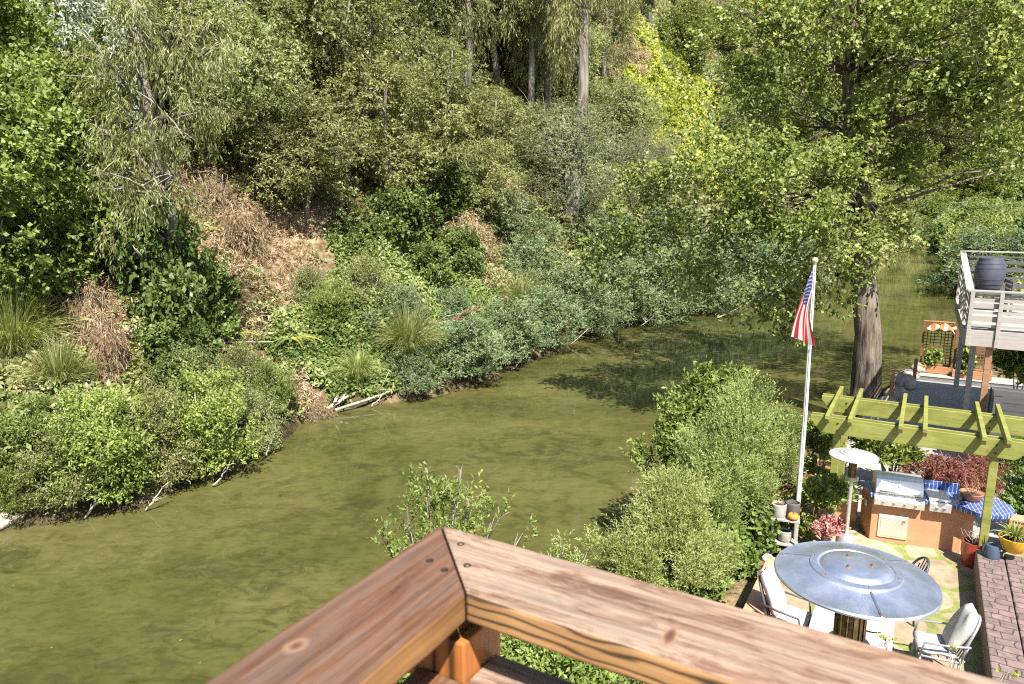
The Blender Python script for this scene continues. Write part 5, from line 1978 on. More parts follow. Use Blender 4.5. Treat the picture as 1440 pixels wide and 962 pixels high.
plant_stand()
_p = at_z(1079, 790, 1.12)
mb = MB()
mb.ball(_p * 0, .11, 10, sz=.75)
o = mb.build('white_stone', simple('white_stone_face', (.7, .68, .62), .8, 0, .1, 8, .4), smooth=True, loc=_p + Vector((0, 0, .07)))
tag(o, 'round white stone on the dirt path left of the plant stand', 'stone')
_p = at_z(1071, 800, 1.14)
mb = MB()
mb.tube([(-.14, -.1, .03), (.12, .09, .035)], .025, 8)
mb.tube([(.12, .09, .035), (.17, .13, .07)], [.03, .02], 8)
o = mb.build('hose_nozzle', M_BLACK, smooth='auto', loc=_p)
tag(o, 'black hose end lying on the dirt path', 'hose nozzle')


def fence_post(label, px0, px1, w=.10, base_z=YARD - .1, mat=None):
    p = at_z(px0[0], px0[1], base_z)
    q = at_y(px1[0], px1[1], p.y)
    h = q.z - p.z
    mb = MB()
    mb.box((0, 0, h / 2 - .15), (w, w, h + .3))
    mb.add([(-w / 2, -w / 2, h), (w / 2, -w / 2, h), (w / 2, w / 2, h), (-w / 2, w / 2, h), (0, 0, h + .04)], [(0, 1, 4), (1, 2, 4), (2, 3, 4), (3, 0, 4)])
    o = mb.build('fence_post', mat or M_BROWNWOOD, loc=p, rz=HANG, bevel=.006)
    tag(o, label, 'post', 'brown wooden posts along the bank')


fence_post('brown post between the willow and the flagpole', (1107, 712), (1111, 640))
fence_post('taller brown post just right of the flagpole', (1128, 700), (1136, 620))
fence_post('slim brown post in front of the cottonwood trunk base', (1252, 574), (1256, 527), .12)
fence_post('slim brown post beside the trellis planter', (1284, 548), (1287, 505), .12)
fence_post('short weathered post left of the plant stand in the shrubs', (1064, 745), (1066, 700), .10)


def planter_box(label, px, w, d, h, rz=HANG, mat=None, z=YARD):
    p = at_z(px[0], px[1], z)
    t = thing('planter_box', label, 'planter', p, rz)
    mb = MB()
    for z0 in np.arange(0, h - .01, .14):
        hh = min(.132, h - z0)
        mb.box((0, -d / 2, z0 + hh / 2), (w, .03, hh))
        mb.box((0, d / 2, z0 + hh / 2), (w, .03, hh))
        mb.box((-w / 2, 0, z0 + hh / 2), (.03, d - .035, hh))
        mb.box((w / 2, 0, z0 + hh / 2), (.03, d - .035, hh))
    mb.build('box_side', mat or M_ORANGEWOOD, t, bevel=.004)
    mb = MB()
    mb.box((0, 0, h - .06), (w - .06, d - .06, .04))
    mb.build('soil', M_SOIL, t)
    return t


planter_box('orange board planter right of the taller brown post', (1146, 692), .62, .5, .50, HANG + rad(60))
planter_box('orange board planter behind the left pergola post', (1166, 676), .6, .45, .42)


def boulders():
    spots = [(1268, 545, .42, 'large pale boulder at the water edge left of the trellis'), (1279, 533, .34, 'pale boulder just left of the trellis planter'),
             (1260, 560, .34, 'pale boulder by the slim post in front of the cottonwood'), (1292, 522, .30, 'small boulder touching the trellis foot'), (1248, 572, .30, 'boulder at the cottonwood roots')]
    for i, (px, py, r, lb) in enumerate(spots):
        p = at_z(px, py, YARD)
        mb = MB()
        mb.ball((0, 0, 0), r, 12, sz=.75)
        vv = np.array(mb.v)
        k = 1 + .25 * vnoise(vv / r * 1.4 + i * 5) + .1 * vnoise(vv / r * 4 + i)
        mb.v = [tuple(q) for q in vv * k[:, None]]
        tag(mb.build('boulder', M_ROCK, smooth=True, loc=p + Vector((0, 0, r * .35))), lb, 'boulder', 'boulders on the near bank')


boulders()


# shrubs and flowers of the yard
def yshrub(name, label, px, baseY, basez, spec, leafm, n, k, L, W, slen, **kw):
    base = at_y(px[0], px[1], baseY)
    base.z = basez
    sp = [(a, b, baseY + c, r, f) for a, b, c, r, f in spec]
    near_shrub(name, label, base, sp, leafm, n, k, L, W, slen, **kw)


yshrub('citrus_bush', 'bright leafy bush between the flagpole and the slim heater', (1160, 720), 12.6, YARD, [(1150, 695, 0, .22, .9), (1172, 690, .1, .25, .8), (1160, 705, -.1, .22, .8), (1185, 697, .2, .16, .8)], M_BRIGHT, 420, 8, .075, .04, .14, gap=-.3, tr=.03, cat='shrub')
yshrub('flower_bush', 'pink flowering bush at the foot of the slim heater', (1166, 760), 12.1, YARD, [(1162, 740, 0, .15, .8), (1174, 743, 0, .15, .8), (1154, 748, -.1, .10, .8), (1168, 750, -.2, .14, .7)], M_PINK, 260, 8, .045, .04, .09, gap=-.4, tr=.015, cat='shrub')
yshrub('vine', 'leafy vine hanging on the left pergola post', (1160, 690), 13.6, YARD, [(1150, 615, 0, .25, 1.0), (1142, 640, 0, .18, 1.2), (1158, 630, .1, .22, 1.2), (1150, 655, .1, .16, 1.3)], M_DARK, 420, 8, .08, .05, .16, gap=-.2, tr=.02, cat='vine')
yshrub('citrus_tree', 'small leafy tree under the pergola behind the grill', (1252, 690), 15.2, YARD, [(1220, 622, 0, .30, .7), (1245, 625, .2, .35, .7), (1268, 635, .1, .30, .8), (1230, 640, -.1, .25, .7), (1255, 648, 0, .25, .8), (1275, 648, .1, .2, .8)], M_BRIGHT, 800, 8, .10, .05, .18, gap=-.25, tr=.035, cat='tree')
yshrub('maple_shrub', 'dark red lace leaf maple behind the blue tiled counter', (1330, 705), 14.6, YARD, [(1300, 672, 0, .42, .45), (1335, 662, .2, .50, .45), (1365, 660, .3, .45, .45), (1345, 682, -.1, .40, .4), (1375, 678, .1, .40, .4), (1320, 655, .4, .35, .4), (1390, 655, .5, .3, .5), (1285, 685, -.1, .28, .4)], M_RED, 2600, 10, .07, .014, .20, gap=-.25, droop=.6, up=.1, tr=.04, cat='shrub')
yshrub('purple_shrub', 'dusky purple leaved shrub left of the brown posts', (1080, 745), 13.0, 1.1, [(1078, 700, 0, .25, .9), (1090, 680, .2, .22, 1.0), (1075, 720, -.1, .2, .9), (1092, 705, 0, .2, 1)], M_RED, 420, 8, .06, .03, .15, gap=-.1, tr=.02, cat='shrub')
yshrub('garden_shrub', 'small yellow green shrub behind the plant stand', (1095, 735), 12.9, YARD, [(1090, 712, 0, .16, .9), (1120, 700, .3, .22, 1.0), (1105, 690, .4, .18, 1.0), (1128, 728, -.1, .16, 1.0), (1135, 745, -.2, .15, .9)], M_BRIGHT, 420, 8, .06, .035, .13, gap=-.2, tr=.02, cat='shrub')
yshrub('garden_shrub', 'low green shrub at the right edge above the yellow pot', (1436, 735), 12.9, YARD + .6, [(1432, 712, 0, .25, .9), (1448, 700, 0, .3, .9), (1420, 690, .5, .2, .8), (1445, 740, -.3, .2, .7)], M_DARK, 420, 8, .07, .035, .14, gap=-.2, tr=.02, cat='shrub')
yshrub('garden_shrub', 'shaded green bush under the right end of the pergola', (1425, 680), 15.2, YARD, [(1425, 650, 0, .4, .8), (1445, 665, 0, .45, .8), (1415, 672, -.2, .3, .8), (1440, 635, .6, .3, .8)], M_DARK, 800, 8, .08, .045, .16, gap=-.2, tr=.02, cat='shrub')
yshrub('garden_shrub', 'leafy green shrub beneath the grey deck at right', (1430, 560), 20.0, YARD, [(1425, 510, 0, .45, .7), (1445, 520, 0, .5, .7), (1435, 500, .5, .4, .6)], M_BRIGHT, 700, 8, .11, .06, .22, gap=-.2, tr=.03, cat='shrub')
_q = at_y(1330, 925, 4.1)
near_shrub('potted_sapling', 'young plant with bright leaf tips peeking over the railing at lower right', Vector((2.75, 4.0, LOWDECK)),
           [(1244, 904, 4.3, .05, .9), (1340, 922, 4.15, .035, 1), (1352, 934, 4.1, .03, 1), (1412, 950, 4.05, .04, .8), (1300, 960, 4.1, .06, .8), (1380, 975, 4.0, .06, .8)], M_LIME, 12, 5, .036, .022, .035, gap=-1.5, tr=.012, cat='plant')


# ------------------------------------------------------------------ neighbour's deck
def neighbour_deck():
    u0, v0, v1, u1 = .98, -20.68, -27.9, 6.5
    zf, zc = 4.57, 5.57
    RISE = .58
    t = thing('raised_deck', 'weathered grey raised wooden deck with slatted railing at the right edge', 'deck', house(u0, v0, 0), HANG)
    U, V = u1 - u0, v0 - v1         # local x along u, local y away from the house
    mb = MB()
    for i in range(int(V / .145)):
        mb.box((U / 2, .075 + i * .145, zf - .02), (U, .137, .04))
    mb.build('floor_boards', M_GREYWOOD, t)
    mb = MB()
    mb.box((.30, -.026, zf - .16), (.62, .045, .40))
    mb.box((.64 + (U - .64) / 2, -.03, zf - .17), (U - .66, .045, .42))
    mb.build('fascia', M_GREYWOOD, t, bevel=.006)
    mb = MB()
    mb.box((-.026, V / 2, zf - .16), (.045, V, .34))
    mb.build('fascia', M_GREYWOOD, t)
    for nm, c, s in (('cap_rail', (U / 2, 0, zc), (U + .1, .15, .045)), ('cap_rail', (0, V / 2 + .05, zc), (.17, V - .06, .044)), ('cap_rail', (U / 2, V, zc + RISE), (U, .15, .044))):
        mb = MB()
        if s[1] > 1:
            nseg = 14
            for i in range(nseg):
                y0 = .08 + i * (V - .10) / nseg
                y1 = .08 + (i + 1) * (V - .10) / nseg - .012
                mb.bar((c[0], y0, c[2] + RISE * y0 / V), (c[0], y1, c[2] + RISE * y1 / V), .17, .044)
        else:
            mb.box(c, s)
        mb.build(nm, M_GREYWOOD, t, bevel=.005)
    for x in (.06, .66, 2.1, 3.6, 5.2):
        mb = MB()
        mb.box((x, -.062, (zf + zc) / 2 - .19), (.085, .06, zc - zf + .33))
        mb.build('rail_post', M_GREYWOOD, t, bevel=.004)
    for y in (1.5, 3.0, 4.5, V):
        mb = MB()
        hh = zc - zf + RISE * y / V - .03
        mb.box((.0, y, zf + hh / 2), (.085, .085, hh))
        mb.build('rail_post', M_GREYWOOD, t)
    for k, (z, hh) in enumerate(((.15, .06), (.32, .14), (.48, .07), (.64, .13), (.79, .10), (.90, .05))):
        mb = MB()
        mb.box((U / 2, .02, zf + z), (U, .028, hh))
        mb.build('slat', M_GREYWOOD, t)
        mb = MB()
        mb.bar((.02, .06, zf + z), (.02, V, zf + z * (1 + RISE)), .028, hh)
        mb.build('slat', M_GREYWOOD, t)
        mb = MB()
        mb.box((U / 2, V - .02, zf + z * (1 + RISE)), (U, .028, hh))
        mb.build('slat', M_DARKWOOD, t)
    for x, y in ((.55, .12), (.35, 2.6), (3.4, .12), (.2, 5.8), (5.5, .12), (5.5, 5.8)):
        mb = MB()
        mb.box((x, y, (zf + YARD) / 2 - .1), (.14, .14, zf - YARD - .1))
        mb.build('support_post', M_GREYWOOD if y > 1 else M_BROWNWOOD, t, bevel=.006)
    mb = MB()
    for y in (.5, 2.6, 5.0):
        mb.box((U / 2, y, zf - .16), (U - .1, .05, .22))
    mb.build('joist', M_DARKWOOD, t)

    b0 = at_y(1389, 407, 21.0)
    st = thing('low_platform', 'dark low wooden platform under the wine barrel on the grey deck', 'platform', (b0.x, b0.y, zf), HANG)
    h = b0.z - zf
    mb = MB()
    for i in range(6):
        mb.box((-.45 + i * .18, 0, h - .02), (.17, 1.1, .04))
    mb.build('platform_top', M_DARKWOOD, st)
    for x in (-.45, .45):
        for y in (-.48, .48):
            mb = MB()
            mb.box((x, y, (h - .04) / 2), (.08, .08, h - .045))
            mb.build('leg', M_DARKWOOD, st)
    b = thing('wine_barrel', 'dark blue grey wooden wine barrel with metal hoops on the grey deck', 'barrel', b0, 0)
    mb = MB()
    prof = [(.30 + .09 * math.sin(math.pi * k / 12), .93 * k / 12) for k in range(13)]
    prof.append((.27, .93))
    prof.append((.265, .90))
    prof.append((.001, .90))
    mb.lathe(prof, n=28)
    mb.build('staves', M_BARREL, b, smooth='auto')
    for z in (.04, .16, .30, .63, .77, .89):
        r = .30 + .09 * math.sin(math.pi * z / .93)
        r2 = .30 + .09 * math.sin(math.pi * min((z + .045) / .93, 1))
        mb = MB()
        mb.lathe([(r + .002, z - .002), (r + .008, z), (r2 + .008, z + .042), (r2 + .002, z + .044)], n=28)
        mb.build('hoop', M_CHARCOAL, b, smooth='auto')
    c0 = at_y(1436, 405, 20.0)
    c = thing('deck_chair', 'dark slatted deck chair at the right edge of the grey deck', 'chair', (c0.x, c0.y, zf), HANG + rad(100))
    for x in (-.28, .28):
        for y in (-.26, .26):
            mb = MB()
            mb.box((x, y, .33 if y < 0 else .5), (.06, .06, .66 if y < 0 else 1.0))
            mb.build('leg', M_DARKWOOD, c)
    mb = MB()
    for k in range(5):
        mb.box((0, -.22 + k * .11, .42), (.56, .09, .03))
    mb.build('seat', M_DARKWOOD, c)
    mb = MB()
    for k in range(4):
        mb.box((0, .30, .55 + k * .13), (.56, .03, .09))
    mb.build('backrest', M_DARKWOOD, c)
    # weathered white bench in the corner behind the slats
    q = at_y(1378, 445, 18.6)
    bb = thing('deck_bench', 'white painted bench seen through the slats of the grey deck', 'bench', (house(1.35, -21.3, zf)), HANG)
    mb = MB()
    mb.box((0, 0, .42), (.75, .36, .04))
    mb.build('seat', M_WHITE, bb, bevel=.01)
    for x in (-.32, .32):
        mb = MB()
        mb.box((x, 0, .2), (.06, .32, .40))
        mb.build('leg', M_WHITE, bb)


neighbour_deck()


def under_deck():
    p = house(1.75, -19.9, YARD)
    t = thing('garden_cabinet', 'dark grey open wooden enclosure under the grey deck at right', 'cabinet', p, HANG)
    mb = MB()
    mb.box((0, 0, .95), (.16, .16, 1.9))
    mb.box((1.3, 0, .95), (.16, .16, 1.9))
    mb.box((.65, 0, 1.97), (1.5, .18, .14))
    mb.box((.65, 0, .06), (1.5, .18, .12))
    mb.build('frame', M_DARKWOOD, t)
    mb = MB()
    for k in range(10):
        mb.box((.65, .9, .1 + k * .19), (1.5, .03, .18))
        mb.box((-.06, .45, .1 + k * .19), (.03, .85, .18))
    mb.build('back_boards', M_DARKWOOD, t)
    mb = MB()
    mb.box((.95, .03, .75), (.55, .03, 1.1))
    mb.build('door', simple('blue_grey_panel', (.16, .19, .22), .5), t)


under_deck()


# ------------------------------------------------------------------ trellis planters with climbers
M_TRELLIS = plank_wood('dark_lattice_wood', (0.19, 0.085, 0.042), (0.11, 0.05, 0.025), (0.28, 0.14, 0.075), 20)


def trellis(label, ua, ub, v, climber, lab2):
    t = thing('trellis_planter', label, 'trellis', house(ua, v, YARD), HANG, 'trellis planters at the end of the terrace')
    W = ub - ua
    mb = MB()
    for z in (.09, .235):
        mb.box((W / 2, -.32, z), (W, .035, .135))
        mb.box((W / 2, .1, z), (W, .035, .135))
        mb.box((.018, -.11, z), (.035, .38, .135))
        mb.box((W - .018, -.11, z), (.035, .38, .135))
    mb.build('planter', M_ORANGEWOOD, t, bevel=.004)
    mb = MB()
    mb.box((W / 2, -.11, .24), (W - .08, .36, .04))
    mb.build('soil', M_SOIL, t)
    for x in (.03, W - .03):
        mb = MB()
        mb.box((x, .14, .97), (.06, .045, 1.94))
        mb.build('post', M_TRELLIS, t)
    mb = MB()
    s = .115
    n = int((W - .1) / s)
    for i in range(n + 1):
        mb.box((.06 + i * (W - .12) / n, .16, 1.12), (.028, .008, 1.62))
    for j in range(15):
        mb.box((W / 2, .151, .33 + j * s), (W - .08, .008, .028))
    mb.build('lattice', M_TRELLIS, t)
    mb = MB()
    mb.box((W / 2, .15, 1.955), (W, .05, .04))
    mb.build('top_rail', M_ORANGEWOOD, t)
    base = house(ua + climber * W, v + .08, YARD + .25)
    bl = [(base.x, base.y, base.z + h, r) for h, r in ((.15, .26), (.4, .24), (.7, .20), (.95, .17), (1.25, .13))]
    tt = thing('climbing_plant', lab2, 'plant', base)
    B = [(0.06 * math.sin(i * 2), 0, b[2] - base.z, b[3], b[3] * .8, b[3] * 1.0) for i, b in enumerate(bl)]
    p, o = crown_points([(b_[0] - .1, b_[1], b_[2], b_[3] * .62, b_[4] * .62, b_[5]) for b_ in B], 170, .7, -.2, .4, ua)
    d = norm(o + np.array([0, 0, .3]))
    me = leaf_mesh('climber_leaves', [sprigs(p, d, 8, .16, .11, .075, .9, .2, .6)], M_BRIGHT)
    mb = MB()
    mb.tube([(0, 0, -.05), (.03, 0, .5), (-.02, 0, 1.3)], [.015, .01, .005], 5)
    mb.build('stem', M_BARK_BROWN, tt)
    ob = bpy.data.objects.new('foliage', me)
    col.objects.link(ob)
    ob.parent = tt


trellis('cedar lattice trellis planter on the left, by the water', .10, 1.15, -31.4, .5, 'light green climber on the left lattice')
trellis('cedar lattice trellis planter on the right, half under the deck', 1.20, 2.45, -31.1, .42, 'light green climber on the right lattice')


def cloth():
    p = at_y(1324, 464, 26.9)
    vs, fs = [], []
    n = 16
    for i in range(n + 1):
        for j in range(n + 1):
            a, b = i / n - .5, j / n - .5
            z = .20 * (1 - 2.2 * (a * a + b * b)) + .05 * math.sin(a * 16 + b * 7) - .28 * max(0, abs(b) - .3)
            vs.append((a * .95, b * .6, z))
    for i in range(n):
        for j in range(n):
            k = i * (n + 1) + j
            fs.append((k, k + n + 1, k + n + 2, k + 1))
    mb = MB()
    mb.add(vs, fs)
    m, nt, b = new_mat('orange_striped_canvas')
    o = coord(nt)
    wv = nt.nodes.new('ShaderNodeTexWave')
    wv.inputs['Scale'].default_value = 1.1
    wv.inputs['Distortion'].default_value = 1.0
    nt.links.new(o, wv.inputs['Vector'])
    r = ramp(nt, [(.45, (.50, .13, .05)), (.75, (.55, .38, .26))], wv.outputs['Fac'])
    nt.links.new(r.outputs['Color'], b.inputs['Base Color'])
    b.inputs['Roughness'].default_value = .85
    ob = mb.build('canvas_cover', m, smooth=True, loc=p + Vector((0, 0, .02)), rz=HANG)
    md = ob.modifiers.new('thick', 'SOLIDIFY')
    md.thickness = .02
    tag(ob, 'orange and cream canvas draped over the top of the left trellis', 'canvas cover')


cloth()


# ------------------------------------------------------------------ hilltop house
def hill_house():
    g = land_pt(893, 30)
    p = at_y(880, 0, g.y)
    t = thing('hilltop_house', 'pale weathered wooden house with a dark open underside at the top of the slope', 'house', (p.x, p.y, p.z), rad(-12))
    mb = MB()
    for k in range(16):
        mb.box((0, 3, .12 + k * .25), (9.0, 6 + .03 * (k % 2), .24))
    mb.build('wall', M_HOUSE, t)
    mb = MB()
    mb.box((0, -.35, -.07), (9.4, 1.2, .14))
    mb.build('deck_edge', M_GREYWOOD, t)
    for x in (-3.8, -1.4, 1.2, 3.8):
        mb = MB()
        mb.box((x, .3, -2.6), (.22, .22, 5.0))
        mb.build('post', M_DARKWOOD, t)
    mb = MB()
    mb.box((0, 2.2, -2.4), (8.4, .2, 4.4))
    mb.build('underfloor_wall', M_DARKWOOD, t)
    mb = MB()
    mb.prism([(-5, -.8), (5, -.8), (5, 6.8), (-5, 6.8)], 4.15, 4.35)
    mb.build('roof', M_DARKWOOD, t)
    for x in (-2.5, .3, 3.0):
        mb = MB()
        mb.box((x, -.035, 1.9), (1.2, .05, 1.3))
        w_ = mb.build('window', M_WHITE, t)
        mb = MB()
        mb.box((x, -.066, 1.9), (1.0, .012, 1.1))
        mb.build('pane', simple('window_glass', (.03, .04, .05), .08), w_)


hill_house()


# ------------------------------------------------------------------ grasses, ferns, driftwood on the far bank
def pampas(label, px, n, L, plume=0):
    b = land_pt(*px)
    grass_tuft('pampas_grass', label, b, n * 4, L * 1.05, .017, M_GRASS, 'grass', .62, 'pampas grass on the far bank', arch=1.45)
    return b


pb = pampas('large pampas grass clump above the water in the middle of the far bank', (575, 510), 420, 2.9)
pampas('smaller pampas grass clump right of the blue green shrubs', (735, 450), 320, 3.2)
pampas('long pale grass clump at the left edge', (25, 520), 420, 3.0)
pampas('long grass hanging below the dead vines', (85, 560), 260, 2.0)
pampas('grass clump on the bank between fern and pampas', (505, 545), 220, 1.8)
pampas('grass clump spilling over the left edge bank', (5, 470), 300, 2.6)


def plume(label, a, b):
    P0, P1 = a, b
    t = thing('grass_plume', label, 'plume', P0)
    d = P1 - P0
    mb = MB()
    mb.tube([Vector((0, 0, 0)), d * .5 + Vector((0, 0, .25)), d], [.015, .012, .008], 5)
    mb.build('stalk', M_DEADWOOD, t)
    m = 240
    s = .72 + .28 * rng.random(m)
    base = np.array(d)[None, :] * s[:, None] + np.array([0, 0, .08])
    dd = norm(np.array(d)[None, :] / d.length + rng.normal(size=(m, 3)) * .35)
    me = leaf_mesh('plume_hairs', [leaf_tuple(base, dd)], M_DRY)
    o = bpy.data.objects.new('plume_head', me)
    col.objects.link(o)
    o.parent = t


def leaf_tuple(base, dd):
    n = len(base)
    V = leaf_arrays(base, dd, norm(rng.normal(size=(n, 3))), np.full(n, .22), np.full(n, .03))
    return V, .6 + .4 * rng.random(n)


plume('cream grass plume leaning right over the pampas clump', at_y(585, 470, pb.y - .2), at_y(672, 436, pb.y - .4))
plume('thinner grass plume below the cream one', at_y(580, 480, pb.y - .2), at_y(655, 445, pb.y - .3))


def fern(label, px, n, L):
    b = land_pt(*px)
    t = thing('tree_fern', label, 'fern', b + Vector((0, 0, .5)))
    for i in range(n):
        a = 2 * math.pi * i / n + random.uniform(-.2, .2)
        pos, dr = [], []
        for k in range(26):
            s = (k + 1) / 26
            c = Vector((math.cos(a) * L * s, math.sin(a) * L * s, L * (.45 * s - .55 * s * s)))
            for q in (-1, 1):
                pos.append(tuple(c))
                dr.append((math.cos(a + q * 1.15), math.sin(a + q * 1.15), -.15))
        pos, dr = np.array(pos), np.array(dr)
        m = len(pos)
        ll = np.repeat(np.linspace(1, .25, 26), 2) * L * .26
        V = leaf_arrays(pos, dr, np.tile([0, 0, 1.0], (m, 1)), ll, np.full(m, L * .045))
        me = leaf_mesh('fern_frond', [(V, .7 + .3 * rng.random(m))], M_LIME if i % 3 == 0 else M_BRIGHT)
        o = bpy.data.objects.new('frond', me)
        col.objects.link(o)
        o.parent = t
    mb = MB()
    mb.tube([(0, 0, -.7), (0, 0, .02)], [.12, .09], 8)
    mb.build('stem', M_BARK_BROWN, t)


fern('bright green tree fern on the bank left of the brambles', (412, 495), 11, 1.15)
fern('bright green fern at the lower left edge', (5, 545), 9, .8)
fern('small fern in the shade left of the bramble bank', (335, 490), 8, .8)


def log(label, a, b, r0, r1, name='driftwood_log', forks=2, sag=0.0, mat=None):
    rs = random.Random(len(label) * 3)
    d = b - a
    pts = [a + d * s + Vector((rs.gauss(0, .03), rs.gauss(0, .03), rs.gauss(0, .02) - sag * math.sin(math.pi * s))) - a for s in np.linspace(0, 1, 7)]
    mb = MB()
    mb.tube(pts, list(np.linspace(r0, r1, 7)), 8)
    for k in range(forks):
        i = rs.randint(2, 5)
        e = pts[i] + Vector((rs.gauss(0, 1), rs.gauss(0, 1), rs.uniform(.0, .8))).normalized() * d.length * rs.uniform(.2, .4)
        mb.tube([pts[i], pts[i].lerp(e, .5) + Vector((0, 0, .04)), e], [r1 * 1.1, r1 * .8, r1 * .3], 5)
    tag(mb.build(name, mat or M_DEADWOOD, smooth=True, loc=a), label, 'driftwood')


def bankpt(px, py, up=0.1):
    return land_pt(px, py) + Vector((0, 0, up))


log('thick pale driftwood log at the water on the left edge', at_z(-10, 742, .10), at_z(52, 716, .30), .14, .07, forks=3)
log('short forked driftwood log beside the thick one', at_z(5, 728, .3), at_z(22, 698, .55), .09, .05)
log('bleached broken trunk among the dead vines', bankpt(160, 522, .45), bankpt(190, 498, .75), .15, .10, forks=2)
log('long brown log lying across the lower left bank', bankpt(35, 563, .30), bankpt(160, 557, .35), .06, .04, forks=1)
log('thin fallen pole crossing the shaded nook', bankpt(270, 497, .3), bankpt(405, 495, .35), .035, .02, 'fallen_branch', 1)
log('thin bare branch above the shaded nook', bankpt(330, 440, .5), bankpt(412, 470, .4), .03, .015, 'fallen_branch', 2)
log('grey fallen branch trailing along the water below the pampas', at_z(470, 577, .15), at_z(590, 538, .55), .06, .02, 'fallen_branch', 5)
log('dead root tangle at the bank corner right of the left shrubs', at_z(448, 582, .1), at_z(490, 558, .5), .10, .05, forks=6)
log('bare twigs dipping in the water near the shrub bend', at_z(655, 533, .05), at_z(690, 528, .30), .03, .012, 'fallen_branch', 4)
log('dead branch standing out of the water by the bend', at_z(1010, 447, .05), at_z(1045, 430, .7), .05, .02, 'fallen_branch', 3)
_t = land_pt(275, 400)
log('bare twisted branch in front of the ivy clad trunk', at_y(200, 335, _t.y - .8), at_y(285, 325, _t.y - 1.0), .03, .012, 'dead_branch', 6)

log('bare branch leaning into the water below the left shrubs', at_z(120, 728, .02), at_z(150, 690, .7), .035, .015, 'fallen_branch', 4)
log('grey branch dipping into the water under the rounded shrub', at_z(205, 718, .02), at_z(235, 680, .7), .03, .012, 'fallen_branch', 4)
log('forked dead branch under the bank hollow', at_z(300, 684, .03), at_z(325, 650, .6), .03, .012, 'fallen_branch', 5)
log('thin root hanging over the water near the left row end', at_z(372, 642, .03), at_z(385, 612, .6), .03, .012, 'fallen_branch', 4)
log('broken stick at the water between dead brush and pampas', at_z(520, 572, .03), at_z(545, 550, .5), .03, .012, 'fallen_branch', 4)
log('bare branch below the blue green shrubs near the bend', at_z(720, 520, .03), at_z(742, 498, .6), .03, .012, 'fallen_branch', 5)
log('pale dead branch under the dark shrub at the bend', at_z(800, 487, .03), at_z(828, 462, .9), .035, .012, 'fallen_branch', 5)
log('pale dead branch below the tall blue green shrubs', at_z(900, 460, .03), at_z(925, 440, 1.0), .04, .015, 'fallen_branch', 6)

